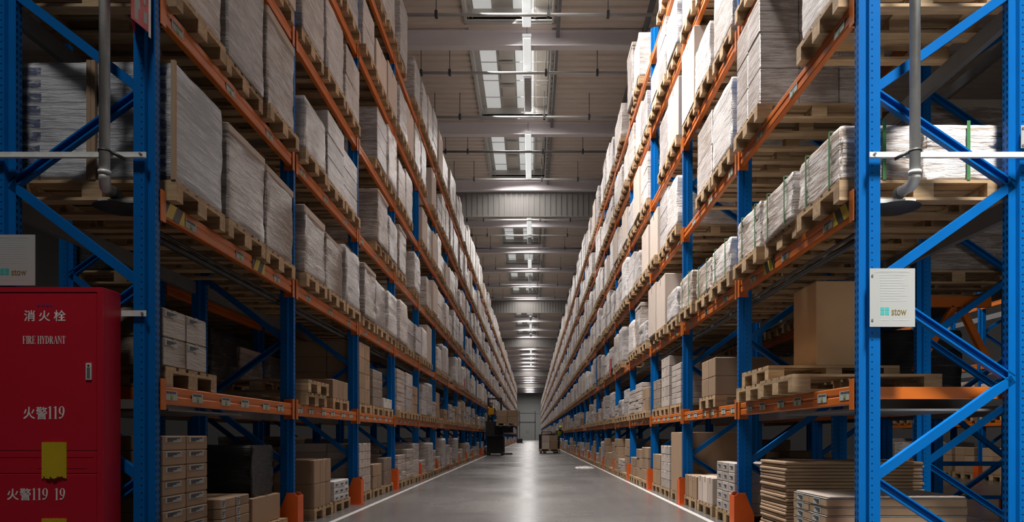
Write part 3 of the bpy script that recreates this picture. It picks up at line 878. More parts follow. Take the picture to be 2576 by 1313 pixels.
def visible(x, y, z0, z1, m=12):
    us = [VX+F*(x+dx)/(y+dy) for dx in (-.6, .6) for dy in (-.4, .4)]
    vs = [VY-F*(z-CZ)/(y+dy) for z in (z0, z1) for dy in (-.4, .4)]
    return max(us) > m and min(us) < W-m and max(vs) > m and min(vs) < H-m
places = []
for k in range(NB):
    for s in (-1, 1):
        if k >= NBS[s]: continue
        x = s*((RX0 if s > 0 else LX0)+.53)
        for lv in range(7):
            for j in range(3):
                y = slot_y(k, j); z = LEV[lv]
                sp = spec(s, lv, k, j)
                if sp in (None, 'skip'): continue
                hh = sp[1] if isinstance(sp, tuple) else .85
                vis = visible(x, y, z, z+.144+hh)
                places.append((not vis, y, s, lv, k, j, x, z, sp))
places.sort(key=lambda t: (t[0], t[1]))
far_p, far_l = MB(), [MB() for _ in range(4)]
def far_load(x, y, z, kd, h, y_):
    i = {'tall': 0, 'grey': 3, 'milk': 2, 'pale': 1, 'grid': 1, 'plain': 4, 'wide': 3, 'box': 1, 'stack': 5, 'thin': 6}[kd]
    b = FAR; m = i; x += R.uniform(-.03, .03); wy = .385+R.uniform(-.02, .01)
    if kd in ('grid', 'wide', 'stack', 'thin', 'box') and y_ < 60:
        n = max(2, round(h/(.1 if kd == 'thin' else .28)))
        for q in range(n): 
            e = R.uniform(-.012, .012); b.box(x-.58+e, x+.58+e, y-wy, y+wy, z+h*q/n, z+h*(q+1)/n-.004, m)
    elif y_ < 60: b.cbox(x-.585, x+.585, y-wy, y+wy, z, z+h, .03, m)
    else: b.box(x-.585, x+.585, y-wy, y+wy, z, z+h, m)
FAR = MB()
cnt = 0
NLIM = 262
for (hid, y, s, lv, k, j, x, z, sp) in places:
    zp = z+.001
    if hid or cnt >= NLIM:
        if hid and y > 12: continue
        kd, hh = sp if isinstance(sp, tuple) else ('pale', .8)
        if y < 75:
            M = Matrix.Translation((x, y, zp)); tmp = MB(); pallet_parts(tmp, [tmp]*9, [tmp]*3)
            i0 = len(far_p.v); far_p.v += [(v[0]+x, v[1]+y, v[2]+zp) for v in tmp.v]
            for f_ in tmp.f: far_p.face([i0+q for q in f_])
        else:
            far_p.box(x-.6, x+.6, y-.4, y+.4, zp+.1, zp+.144)
            for yy in (-.4, -.07, .28): far_p.box(x-.6, x+.6, y+yy, y+yy+.12, zp, zp+.1)
        far_load(x, y, zp+.144, kd, hh, y)
        continue
    cnt += 1
    w = where(s, lv, k, j)
    if sp == 'blue2':
        pallet(x, y, zp, 'wooden pallet '+w, True)
        for q, dx in enumerate((-.30, .30)):
            load('blue', .85, q, x+dx, y, zp+.145, s, 'white load with dark blue printed bands, %s of the pair by the red cabinet' % ('aisle one' if q == 1 else 'inner one'), True)
        continue
    if sp == 'strap2':
        pallet(x, y, zp, 'wooden pallet '+w, True)
        for q, dx in enumerate((-.30, .30)):
            load('halfstrap', .42, q, x+dx, y, zp+.145, s, 'low film-wrapped half load with green straps, %s of the pair by the notice' % ('inner one' if q else 'aisle one'), True)
        continue
    if sp == 'low': sp = ('milk', .95)
    kd, hh = sp
    pallet(x+R.uniform(-.03, .03), y, zp, 'wooden pallet '+w, y < 13.5, R.uniform(-.012, .012))
    load(kd, hh, R.randrange(3), x+R.uniform(-.03, .03), y+R.uniform(-.01, .01), zp+.145, s, KIND_TXT[kd]+' '+w, y < 30, R.choice([0, PI])+R.uniform(-.012, .012),
         paper=R.uniform(-.1, .15) if (kd in ('tall', 'pale', 'grey', 'plain') and R.random() < .35 and False) else None)
o = far_p.build('wooden_pallets', M_WOOD); tag(o, 'mass of wooden pallets in the far bays of both racks', 'pallets', 'wooden pallets', 'stuff')
o = FAR.build('pallet_loads', [FILMS[0], FILMS[1], FILMS[2], FILMS[3], M_CARDP, M_CARD, M_CARDG]); tag(o, 'mass of wrapped loads in the far bays of both racks', 'pallet loads', 'wrapped pallet loads', 'stuff')

# ------------------------------------------------------------------ single cartons on the two lowest levels near the camera
def carton_mesh(w, d, h, m, tape, paper, s, c=.007):
    """carton with its base centre at the origin; w across the rack, d along it"""
    key = ('carton', round(w, 3), round(d, 3), round(h, 3), m.name)
    def f():
        b = MB(); b.cbox(-w/2, w/2, -d/2, d/2, 0, h, c); return b.mesh('carton', m)
    body = cached(key, f); tp = pp = None
    if tape:
        def f2():
            b = MB(); e = .0012
            b.box(-w/2-e, w/2+e, -.024, .024, h-.0005, h+e)
            for sx in (-1, 1): b.box(sx*w/2, sx*(w/2+e), -.024, .024, h-min(.07, h*.35), h+e)
            return b.mesh('tape', M_TAPE)
        tp = cached(key+('tape',), f2)
    if paper:
        y0, y1, z0, z1 = paper
        pp = cached(key+('paper', s, paper), lambda: label_mesh(-s*(w/2), d*y0-d/2, d*y1-d/2, h*z0, h*z1, s))
    return body, tp, pp
def carton(x, y, z, w, d, h, m, label, group, s=1, tape=True, paper=None, rz=0., name='carton'):
    body, tp, pp = carton_mesh(w, d, h, m, tape, paper, s)
    o = put(name, body, None, (x, y, z)); o.rotation_euler.z = rz
    tag(o, label, 'box', group)
    if tp: put('tape', tp, o)
    if pp: put('paper_label', pp, o)
    return o
LAYN = {1: ['single'], 2: ['lower', 'upper'], 3: ['bottom', 'middle', 'top']}
def layname(k, n):
    if n in LAYN: return LAYN[n][k]+''
    return ('bottom' if k == 0 else 'top' if k == n-1 else ordinal(k+1)+' up')+''
def colname(j, n): return '' if n == 1 else (', near column' if j == 0 else ', far column' if j == n-1 else ', middle column')
def stack(s, zb, ya, ny, dy, nx, dx, nz, dz, m, desc, place, tape=True, paper=None, xoff=0., pal=True, jit=.002):
    x0 = (RX0 if s > 0 else LX0)+xoff
    z = zb+.001
    if pal: pallet(s*(x0+.6), max(ya+max(.4, ny*dy/2), 5.37), z, 'wooden pallet under the %s, %s' % (desc.split(' ', 1)[1] if desc.split(' ')[0] in ('a', 'the') else desc+'s', place), True); z += .145
    grp = '%ss %s' % (desc, place)
    for k in range(nz):
        for j in range(ny):
            for i in range(nx):
                if i > 0 and j > 0 and k < nz-1: continue
                lb = '%s, %s%s%s, %s' % (desc, layname(k, nz), colname(j, ny), '' if nx == 1 else ( ' aisle side' if i == 0 else ' inside'), place)
                carton(s*(x0+dx*(i+.5))+R.uniform(-jit, jit), ya+dy*(j+.5)+R.uniform(-jit, jit)*.6, z+k*(dz+.0012), dx-.006, dy-.006, dz, m, lb, grp, s, tape, paper if i == 0 else None, R.uniform(-.003, .003))
A_, B_ = 'cabinet rack', 'opposite rack'
M_FCARD = film_mat('thin_film_over_brown_cartons', (.20, .145, .105), (.26, .21, .175), -.12, .9)
M_WBOX = flat('white_box_board', (.52, .51, .50), .6, 0, .06)
PL = (.12, .80, .66, .90)
# red-cabinet rack, first beams
stack(-1, LEV[1], 4.935, 2, .33, 2, .55, 2, .205, M_FCARD, 'labelled filmed carton', 'first bay, first beams, '+A_, paper=(.08, .62, .72, .93))
pallet(-(LX0+.55), 8.30, LEV[1]+.001, 'empty wooden pallet on first beams, second bay, '+A_, True)
pallet(-(LX0+.53), 8.32, LEV[1]+.147, 'empty wooden pallet stacked on another, first beams, second bay, '+A_, True)
stack(-1, LEV[1], 9.15, 3, .25, 2, .52, 1, .25, M_CARD, 'low brown carton', 'second bay, first beams, '+A_)
stack(-1, LEV[1], 10.56, 2, .34, 2, .5, 4, .232, M_CARD, 'tall-stacked brown carton', 'third bay, first beams, '+A_)
stack(-1, LEV[1], 11.46, 1, .72, 1, 1.05, 4, .15, M_FCARD, 'wide filmed carton', 'third bay, first beams, '+A_)
stack(-1, LEV[1], 12.32, 2, .34, 1, .9, 1, .17, M_WBOX, 'low white carton', 'third bay, first beams, '+A_)
# red-cabinet rack, floor
stack(-1, 0, 4.958, 2, .35, 1, .55, 8, .108, M_CARD, 'flat labelled brown carton', 'by the cabinet, '+A_, tape=False, paper=(.12, .80, .55, .93), xoff=.02)
carton(-(LX0+.87), 5.30, .146, .55, .70, .80, M_CARD, 'large brown carton behind the labelled stack by the red cabinet', None, -1)
stack(-1, 0, 5.80, 2, .30, 2, .5, 4, .085, M_CARD, 'small carton with white strip', 'first bay floor, '+A_, tape=False, paper=(.08, .30, .08, .92), xoff=-.02)
carton(-(LX0+.62), 7.05, .146, 1.1, .74, .27, M_CARD, 'wide brown carton under the black film bundle, floor, '+A_, None, -1)
pallet(-(LX0+.60), 7.05, .001, 'wooden pallet under the black film bundle, floor, '+A_, True)
o = load('black', .5, 0, -(LX0+.55), 7.05, .419, -1, 'black film-wrapped bundle on a brown carton, first bay floor, '+A_); o.scale = (.75, .72, 1)
stack(-1, 0, 7.74, 1, .42, 1, .68, 1, .25, M_CARD, 'low wide carton', 'second bay floor, '+A_, xoff=.25, pal=False)
stack(-1, 0, 8.36, 3, .235, 2, .5, 2, .29, M_CARD, 'square brown carton', 'second bay floor, '+A_)
stack(-1, 0, 9.22, 3, .24, 2, .4, 3, .088, M_WBOX, 'small white box', 'second bay floor, '+A_, tape=False, paper=(.2, .8, .25, .6))
stack(-1, 0, 10.55, 2, .37, 2, .5, 6, .125, M_CARDG, 'greyish carton', 'third bay floor, '+A_)
stack(-1, 0, 11.46, 2, .33, 2, .5, 2, .20, M_CARD, 'brown carton', 'third bay floor, '+A_)
stack(-1, 0, 12.32, 2, .33, 2, .5, 2, .24, M_FCARD, 'filmed carton', 'third bay floor, '+A_)
# opposite rack, first beams
pallet(RX0+.43, 6.0, LEV[1]+.001, 'empty pallet next to the end frame, first beams, '+B_, True)
pallet(RX0+.50, 6.98, LEV[1]+.001, 'dark empty pallet under the tilted one, first beams, '+B_, True)
pallet(RX0+.50, 6.78, LEV[1]+.147, 'upper pallet carrying the big plain carton, first beams, '+B_, True)
carton(RX0+.645, 6.70, LEV[1]+.293, .58, .56, .78, M_CARDY, 'big plain brown carton standing on two pallets, first beams, '+B_, None, 1, tape=False)
stack(1, LEV[1], 8.46, 2, .34, 1, 1.1, 2, .228, M_CARD, 'broad brown carton', 'second bay, first beams, '+B_, xoff=-.04)
stack(1, LEV[1], 10.62, 2, .34, 2, .52, 7, .088, M_CARDG, 'flat greyish carton', 'third bay, first beams, '+B_, tape=False)
stack(1, LEV[1], 11.52, 2, .34, 2, .52, 5, .165, M_CARDG, 'deep greyish carton', 'third bay, first beams, '+B_)
stack(1, LEV[1], 12.32, 2, .34, 2, .52, 3, .17, M_FCARD, 'filmed brown carton', 'third bay, first beams, '+B_)
# opposite rack, floor: stacked corrugated sheets and flat labelled cartons
pallet(RX0+.58, 6.62, .001, 'wooden pallet under the tall stack of corrugated sheets, floor, '+B_, True)
for k in range(21):
    o = carton(RX0+.64+R.uniform(-.012, .012), 6.62+R.uniform(-.008, .008), .147+k*.0305, 1.24, .70, .027, M_SHEET, 'corrugated board sheet, %s from the bottom of the tall stack, %s' % (ordinal(k+1), B_), 'corrugated sheets in the tall stack', 1, tape=False, rz=R.uniform(-.01, .01), name='cardboard_sheet')
pallet(RX0+.50, 5.60, .001, 'wooden pallet under the flat labelled cartons, floor, '+B_, True)
for k in range(6):
    for j in range(2):
        o = carton(RX0+.49+R.uniform(-.008, .008), 5.43+.345*j, .147+k*.0665, 1.06, .335, .062, M_CARD, 'flat labelled carton, %s, %s column, beside the end frame, %s' % (layname(k, 6), ('near', 'far')[j], B_), 'flat labelled cartons', 1, tape=False, paper=(.35, .75, .12, .9), rz=R.uniform(-.008, .008), name='carton')
        st = MB(); st.box(-.532, .532, -.169, .169, .0615, .0640); st.build('film_edge', M_WHITE, o)
carton(RX0+.50, 5.60, .147+6*.0665, 1.04, .66, .012, M_CARDP, 'pale cover board on the flat labelled cartons, floor, '+B_, None, 1, tape=False)
stack(1, 0, 7.80, 3, .25, 3, .36, 5, .112, M_FILMP if False else M_CARDG, 'small greyish carton', 'second bay floor, '+B_, paper=(.2, .8, .35, .75), tape=False)
stack(1, 0, 8.76, 3, .25, 2, .5, 1, .34, M_CARDP, 'pale tub carton', 'second bay floor, '+B_)
stack(1, 0, 9.60, 3, .24, 2, .5, 1, .31, M_CARD, 'narrow brown carton', 'second bay floor, '+B_)
stack(1, 0, 10.56, 1, .80, 1, 1.1, 1, .93, M_CARD, 'huge brown carton', 'third bay floor, '+B_, tape=False)
stack(1, 0, 11.48, 2, .38, 2, .5, 5, .14, M_CARDG, 'greyish carton', 'third bay floor, '+B_)
stack(1, 0, 12.32, 2, .36, 2, .5, 2, .27, M_CARD, 'upright brown carton', 'third bay floor, '+B_)

# ------------------------------------------------------------------ loads in the rows behind
def back(s, x0, y0, k, lv, j, kd, hh, nm):
    y = y0+BAY*k+PW+.47+.88*j; x = s*(x0+.55)
    w = '%s, %s bay, %s place, %s' % (SHELF[lv], ordinal(k+1), PLACE[j], nm)
    pallet(x, y, LEV[lv]+.001, 'wooden pallet '+w, False)
    load(kd, hh, 0, x, y, LEV[lv]+.146, s, KIND_TXT[kd]+' '+w, lv < 2, group='loads in the rows behind')
rb = random.Random(11)
for k in range(3):
    for lv in range(4):
        for j in range(3):
            if lv == 0 and k == 0: continue
            if lv == 1 and k == 0 and j == 0: continue
            back(1, 4.15, 7.5, k, lv, j, rb.choice(['stack', 'tall', 'stack', 'black'] if lv else ['stack', 'thin']), rb.choice([.5, .6, .7, .8]), 'row behind opposite rack')
            
for k in range(3):
    for lv in range(4):
        for j in range(3):
            back(-1, 3.98, 7.5, k, lv, j, rb.choice(['stack', 'tall', 'stack', 'black']), rb.choice([.6, .7, .8, .85]), 'row behind cabinet rack')
for k in range(4):
    for lv in range(2):
        for j in range(3):
            back(1, 10.4, 10.6, k, lv, j, rb.choice(['stack', 'grid', 'thin']), rb.choice([.6, .7, .8]), 'rack across next aisle')

# ------------------------------------------------------------------ lettering
LIFT = [0]
def lift_():                                  # each stroke a hair prouder than the last, so overlapping strokes stay clean
    LIFT[0] = (LIFT[0]+1) % 24; return -.0006-.00006*LIFT[0]
def bar_(b, x0, x1, z0, z1, M, m=0): b.box(x0, x1, lift_(), .0002, z0, z1, m, M)
def poly_(b, P, M): b.prism(P, 'y', lift_(), .0002, 0, M)
def arc_(b, cx, cz, rx, rz, a0, a1, t0, t1, M, n=12):
    """stroke along an ellipse, thick (t0) at its sides and thin (t1) at top and bottom"""
    for i in range(n):
        P = []
        for a, o in ((a0+(a1-a0)*i/n, 1), (a0+(a1-a0)*(i+1)/n, 1), (a0+(a1-a0)*(i+1)/n, 0), (a0+(a1-a0)*i/n, 0)):
            t = t1+(t0-t1)*abs(math.cos(a)); k = 0 if o else t
            P.append((cx+(rx-k)*math.cos(a), cz+(rz-min(k, t1+.02 if abs(math.sin(a)) > .9 else k))*math.sin(a)))
        poly_(b, P, M)
def glyph(b, ch, M):
    """narrow upright serif capitals and figures, one unit tall; returns the advance"""
    T, t, sv, sh = .125, .042, .045, .04
    def stem(x, z0=0, z1=1, T=T, top=True, bot=True):
        bar_(b, x, x+T, z0, z1, M)
        if bot: bar_(b, x-sv, x+T+sv, z0, z0+sh, M)
        if top: bar_(b, x-sv, x+T+sv, z1-sh, z1, M)
    if ch == ' ': return .24
    if ch == 'I': stem(.06); return .24
    if ch in 'FE':
        stem(.06); bar_(b, .12, .44, 1-sh, 1, M); bar_(b, .41, .44, .80, 1, M); bar_(b, .17, .34, .50, .50+t, M); bar_(b, .32, .345, .42, .62, M)
        if ch == 'E': bar_(b, .12, .46, 0, sh, M); bar_(b, .43, .46, 0, .22, M)
        return .50
    if ch == 'R':
        stem(.06); arc_(b, .20, .745, .25, .255, -PI/2, PI/2, T, t, M); bar_(b, .15, .21, 1-t, 1, M); bar_(b, .15, .21, .49, .49+t, M)
        poly_(b, [(.22, .50), (.34, .50), (.53, 0), (.40, 0)], M); bar_(b, .38, .58, 0, sh, M); return .58
    if ch == 'H': stem(.06); stem(.40); bar_(b, .15, .42, .49, .49+t, M); return .58
    if ch == 'Y':
        poly_(b, [(.02, 1), (.15, 1), (.31, .46), (.21, .44)], M); poly_(b, [(.45, 1), (.49, 1), (.32, .46), (.27, .46)], M); stem(.20, 0, .47, top=False)
        bar_(b, -.02, .19, 1-sh, 1, M); bar_(b, .38, .54, 1-sh, 1, M); return .53
    if ch == 'D':
        stem(.06); arc_(b, .20, .5, .32, .5, -PI/2, PI/2, T, t, M, 18); bar_(b, .15, .22, 1-t, 1, M); bar_(b, .15, .22, 0, t, M); return .58
    if ch == 'A':
        poly_(b, [(.05, 0), (.09, 0), (.27, .93), (.25, 1)], M); poly_(b, [(.25, 1), (.31, 1), (.54, 0), (.41, 0)], M)
        bar_(b, .13, .42, .32, .32+t, M); bar_(b, 0, .15, 0, sh, M); bar_(b, .36, .58, 0, sh, M); return .58
    if ch == 'N':
        stem(.05, T=.04, top=False); stem(.48, T=.04, bot=False); poly_(b, [(.03, 1), (.16, 1), (.52, 0), (.48, 0)], M); bar_(b, -.02, .14, 1-sh, 1, M); return .58
    if ch == 'T':
        stem(.20, top=False); bar_(b, .03, .49, 1-sh, 1, M); bar_(b, .03, .06, .78, 1, M); bar_(b, .46, .49, .78, 1, M); return .52
    if ch == '1':
        stem(.14, top=False); poly_(b, [(.05, .86), (.05, .90), (.25, 1), (.25, .94)], M); return .40
    if ch == '9':
        arc_(b, .25, .67, .21, .33, 0, 2*PI, T, t, M, 22); arc_(b, .10, .67, .36, .66, -PI/2, 0, T*.9, t, M, 12); arc_(b, .12, .09, .08, .08, 0, 2*PI, .075, .06, M, 8); return .54
    return .3
def serif_text(name, txt, x, z, w, h, y, m, parent, loc):
    """x, z: lower left corner; w, h: extent"""
    adv = 0; tmp = MB()
    for ch in txt: adv += glyph(tmp, ch, Matrix.Identity(4))
    b = MB(); k = w/adv; p = 0
    for ch in txt:
        M = Matrix.Translation((x+p*k, y, z)) @ Matrix.Diagonal((k, 1, h, 1)); p += glyph(b, ch, M)
    return b.build(name, m, parent, loc)
def font_text(name, txt, x, z, w, h, y, m, parent, bold=.012):
    cu = bpy.data.curves.new(name, 'FONT'); cu.body = txt; cu.size = 1; cu.offset = bold; cu.extrude = .0; cu.resolution_u = 3; cu.space_character = 1.0
    to = bpy.data.objects.new(name, cu); COL.objects.link(to)
    dg = bpy.context.evaluated_depsgraph_get(); dg.update()
    me = bpy.data.meshes.new_from_object(to.evaluated_get(dg)); bpy.data.objects.remove(to)
    me.materials.clear(); me.materials.append(m)
    xs = [v.co.x for v in me.vertices]; zs = [v.co.y for v in me.vertices]
    if not xs: return None
    kx = w/(max(xs)-min(xs)); kz = h/(max(zs)-min(zs)); mx, mz = min(xs), min(zs)
    for v in me.vertices: v.co = (x+(v.co.x-mx)*kx, y, z+(v.co.y-mz)*kz)
    me.update()
    o = put(name, me, parent); return o

# ------------------------------------------------------------------ fire hydrant cabinet
CY = 4.57
def cx_(px): return (px-VX)*CY/F
def cz_(py): return CZ+(VY-py)*CY/F
cab = empty('fire_hydrant_cabinet', (0, CY, 0), 'red fire hydrant cabinet with white lettering beside the end frame', 'cabinet')
xl, xr = -3.72, cx_(258); zt = cz_(722)
b = MB(); b.cbox(xl, xr, .022, .205, .0, zt, .004); b.box(xl, xr, 0, .022, zt-.033, zt); b.box(xr-.036, xr, 0, .022, 0, zt-.033); b.box(xl, xl+.036, 0, .022, 0, zt-.033)
b.build('housing', M_RED, cab)
zd = cz_(1134)
d = MB(); d.cbox(xl+.04, xr-.04, .002, .02, zd, zt-.04, .003); door = d.build('cabinet_door', M_RED, cab)
d = MB(); d.cbox(xl+.04, xr-.04, .002, .02, cz_(1191), zd-.004, .003); d.box(xl+.04, cx_(235), .000, .004, cz_(1150), cz_(1148)); d.box(cx_(95), cx_(218), .000, .004, cz_(1178), cz_(1176)); d.build('middle_panel', M_RED, cab)
d = MB(); d.cbox(xl+.04, xr-.04, .002, .02, .04, cz_(1191)-.004, .003); ld = d.build('cabinet_door', M_RED, cab)
d = MB(); x0, x1, z0, z1 = cx_(217), cx_(231), cz_(955), cz_(913)
d.box(x0, x1, -.006, .004, z0, z1, 0); d.box(x0+.008, x1-.008, -.008, -.006, z0+.01, z1-.03, 1); d.box(x0+.012, x1-.012, -.0085, -.006, z1-.022, z1-.012, 2)
d.build('door_lock', [M_GALV, M_GREYST, M_BLACK], door)
ft = [('消', 60, 88, 780, 808), ('火', 97, 126, 781, 808), ('栓', 135, 165, 780, 808)]
for ch, a, c, t, e in ft: font_text('lettering', ch, cx_(a), cz_(e), cx_(c)-cx_(a), cz_(t)-cz_(e), .0008, M_SILVER, door, .016)
serif_text('lettering', 'FIRE HYDRANT', cx_(57), cz_(865), cx_(165)-cx_(57), cz_(845)-cz_(865), .001, M_SILVER, door, None)
font_text('lettering', '火', cx_(58), cz_(1054), cx_(88)-cx_(58), cz_(1023)-cz_(1054), .0008, M_SILVER, door, .016)
font_text('lettering', '警', cx_(90), cz_(1055), cx_(119)-cx_(90), cz_(1023)-cz_(1055), .0008, M_SILVER, door, .012)
serif_text('lettering', '119', cx_(119), cz_(1054), cx_(165)-cx_(119), cz_(1022)-cz_(1054), .001, M_SILVER, door, None)
font_text('lettering', '火', cx_(17), cz_(1258), cx_(47)-cx_(17), cz_(1229)-cz_(1258), .0008, M_SILVER, ld, .016)
font_text('lettering', '警', cx_(49), cz_(1259), cx_(78)-cx_(49), cz_(1228)-cz_(1259), .0008, M_SILVER, ld, .012)
serif_text('lettering', '119', cx_(79), cz_(1258), cx_(123)-cx_(79), cz_(1228)-cz_(1258), .001, M_SILVER, ld, None)
serif_text('lettering', '19', cx_(136), cz_(1258), cx_(166)-cx_(136), cz_(1228)-cz_(1258), .001, M_SILVER, ld, None)
d = MB()
for i, a in enumerate((93, 104, 115, 125)): d.box(cx_(a), cx_(a+7), .0005, .003, cz_(770), cz_(766+i % 2))
d.build('small_print', M_BLUEPR, door)
for (t, e, par) in ((1112, 1201, cab), (1304, 1390, ld)):
    d = MB(); n = 14; xs = [cx_(106)+(cx_(168)-cx_(106))*i/n for i in range(n+1)]
    for i in range(n):
        r0 = cz_(e)+R.uniform(-.008, .008)
        d.box(xs[i], xs[i+1], -.004-.010*math.sin(PI*(i+.5)/n), .002, r0, cz_(t)-.002*(i % 2))
    d.build('yellow_sticker', M_YELLOW, par)

# ------------------------------------------------------------------ notices on the frames
def notice(px0, px1, py0, py1, label, logo=True):
    Y = 4.772
    X = lambda p: (p-VX)*Y/F
    Z = lambda p: CZ+(VY-p)*Y/F
    n = empty('rack_notice', (X(px0), Y, Z(py1)), label, 'sign', 'white notices on the end frames')
    w, h = X(px1)-X(px0), Z(py0)-Z(py1)
    b = MB(); b.box(0, w, 0, .006, 0, h); b.build('board', M_WHITE, n)
    b = MB(); b.box(w*.10, w*.104, -.0006, 0, h*.1, h*.93); b.box(w*.88, w*.884, -.0006, 0, h*.1, h*.93); b.box(w*.10, w*.884, -.0006, 0, h*.928, h*.932)
    rr = random.Random(3)
    for i in range(11):
        z = h*(.88-.044*i); q = rr.uniform(.45, .62) if i % 4 else .62
        b.box(w*.22, w*(.22+q), -.0006, 0, z, z+h*.008)
    b.box(w*.2, w*.84, -.0006, 0, h*.945, h*.955); b.box(w*.38, w*.64, -.0006, 0, h*.905, h*.915)
    b.box(w*.22, w*.42, -.0006, 0, h*.11, h*.118); b.box(w*.52, w*.86, -.0006, 0, h*.11, h*.12)
    b.build('small_print', M_GREYPR, n)
    if logo:
        b = MB(); lx, lz, q = w*.235, h*.205, w*.088
        for i in (0, 1):
            for j in (0, 1): b.box(lx+i*(q+w*.015), lx+i*(q+w*.015)+q, -.0008, 0, lz+j*(h*.058+h*.012), lz+j*(h*.058+h*.012)+h*.058)
        b.build('logo', M_TEAL, n)
        font_text('lettering', 'stow', w*.48, h*.195, w*.33, h*.115, -.0008, M_OLIVE, n, .012)
    b = MB()
    for (u, v) in ((.055, .88), (.055, .12)): 
        c0 = (w*u, 0, h*v); b.tube([(w*u, -.004, h*v), (w*u, .012, h*v)], .007, 10)
    b.build('screw', M_GREYST, n)
    return n
notice(2188, 2302, 675, 822, 'white notice with a teal logo screwed to the upright opposite the cabinet')
notice(-26, 88, 590, 718, 'white notice with a teal logo standing just above the red cabinet')
notice(2569, 2640, 315, 372, 'small white notice cut by the picture edge on the outer upright', False)

# ------------------------------------------------------------------ red folded sign on the upright
sg = empty('red_sign', (-2.625, 4.80, 3.77), 'red folded sign with white symbols high on the upright above the red cabinet', 'sign')
P0, P1, P2 = (-.014, -.20), (.012, -.012), (-.10, -.012)
b = MB(); b.prism([P0, P1, (P1[0]-.006, P1[1]), (P0[0]-.004, P0[1]+.01)], 'z', 0, .55); b.build('face_panel', M_SIGNRED, sg)
b = MB(); b.prism([P0, (P0[0]-.006, P0[1]+.004), P2, (P2[0]+.006, P2[1])], 'z', 0, .55); b.build('face_panel', M_SIGNRED, sg)
def on_face(u0, u1, z0, z1):
    a = Vector((P0[0], P0[1])); c = Vector((P1[0], P1[1])); t = c-a; nrm = Vector((t.y, -t.x)).normalized()
    q = [a+t*u0+nrm*.0006, a+t*u1+nrm*.0006, a+t*u1+nrm*.0016, a+t*u0+nrm*.0016]
    return [(v.x, v.y) for v in q]
b = MB()
for (u0, u1, z0, z1) in ((.16, .34, .02, .22), (.34, .44, .10, .16), (.16, .5, .26, .32), (.62, .80, .04, .12), (.62, .72, .16, .30), (.2, .8, .36, .42), (.3, .42, .42, .52)):
    b.prism(on_face(u0, u1, z0, z1), 'z', z0, z1)
b.build('symbol', M_WHITE, sg)
b = MB(); b.prism(on_face(.88, 1.0, 0, 0), 'z', -.03, .56); b.build('edge_strip', M_GALV, sg)

# ------------------------------------------------------------------ sprinkler down pipes in front of the frames
def downpipe(s, xp, xd, label, xa, xb, sz=0.):
    r = empty('sprinkler_drop', (0, 0, 0), label, 'pipe', 'galvanised down pipes in front of the end frames')
    b = MB(); b.tube([(xp, 4.70, 6.5), (xp, 4.70, 2.80)], .034, 16); b.tube([(xp, 4.70, 2.80), (xp, 4.70, 2.775)], .040, 16); b.build('pipe_run', M_GALV, r)
    pts = []
    for i in range(9):
        a = PI/2*i/8
        pts.append((xp+(xd-xp)*(1-math.cos(a)), 4.70+.13*(1-math.cos(a)), 2.775-.085*math.sin(a)+.04*(i/8)**2))
    pts.append((xd, 4.94, 2.725))
    b = MB(); b.tube(pts, .036, 16); b.build('elbow', M_GALV, r)
    b = MB(); b.tube([(xd, 4.90, 2.73), (xd, 4.95, 2.725)], .043, 14); b.build('coupling', M_GREYST, r)
    b = MB(); b.box(xd-s*.19, xd+s*.115, 4.925, 4.955, 2.660, 2.690); b.build('mounting_bar', M_GALV, r)
    b = MB(); b.lathe((xd, 4.99, 2.585), [(.02, .02), (.09, .028), (.165, .052), (.17, .058), (.09, .05), (.02, .05)], 28); b.tube([(xd, 4.95, 2.61), (xd, 4.95, 2.70)], .014, 8); b.build('spray_shield', M_DARKST, r)
    b = MB(); b.box(xa, xb, 4.765, 4.775, 2.915, 2.955); b.box(xa, xb, 4.75, 4.775, 2.913, 2.919); b.build('bracket_bar', M_GALV, r)
    b = MB(); b.tube([(xp, 4.70, 2.925), (xp, 4.70, 2.94)], .041, 16); b.tube([(xp-s*.04, 4.71, 2.93), (xp-s*.11, 4.755, 2.90)], .012, 8); b.build('pipe_clamp', M_DARKST, r)
    xs_ = xa+.03 if s > 0 else xb-.03
    b = MB(); b.tube([(xs_, 4.745, 2.935), (xs_, 4.78, 2.935)], .009, 8); b.build('bolt', M_GREYST, r)
    return r
downpipe(1, 2.578, 2.593, 'galvanised sprinkler pipe with elbow, in front of the frame with the notice', 2.305, 3.55)
downpipe(-1, -2.876, -2.945, 'galvanised sprinkler pipe with elbow, in front of the frame above the cabinet', -3.80, -2.635)
b = MB(); b.box(-3.3, -2.64, 4.777, 4.785, 1.835, 1.875); o = b.build('bracket_bar', M_GALV); tag(o, 'short galvanised bar between the red cabinet and the upright', 'bracket')
b = MB(); b.tube([(-2.665, 4.770, 1.855), (-2.665, 4.79, 1.855)], .009, 8); b.build('bolt', M_GREYST, o)

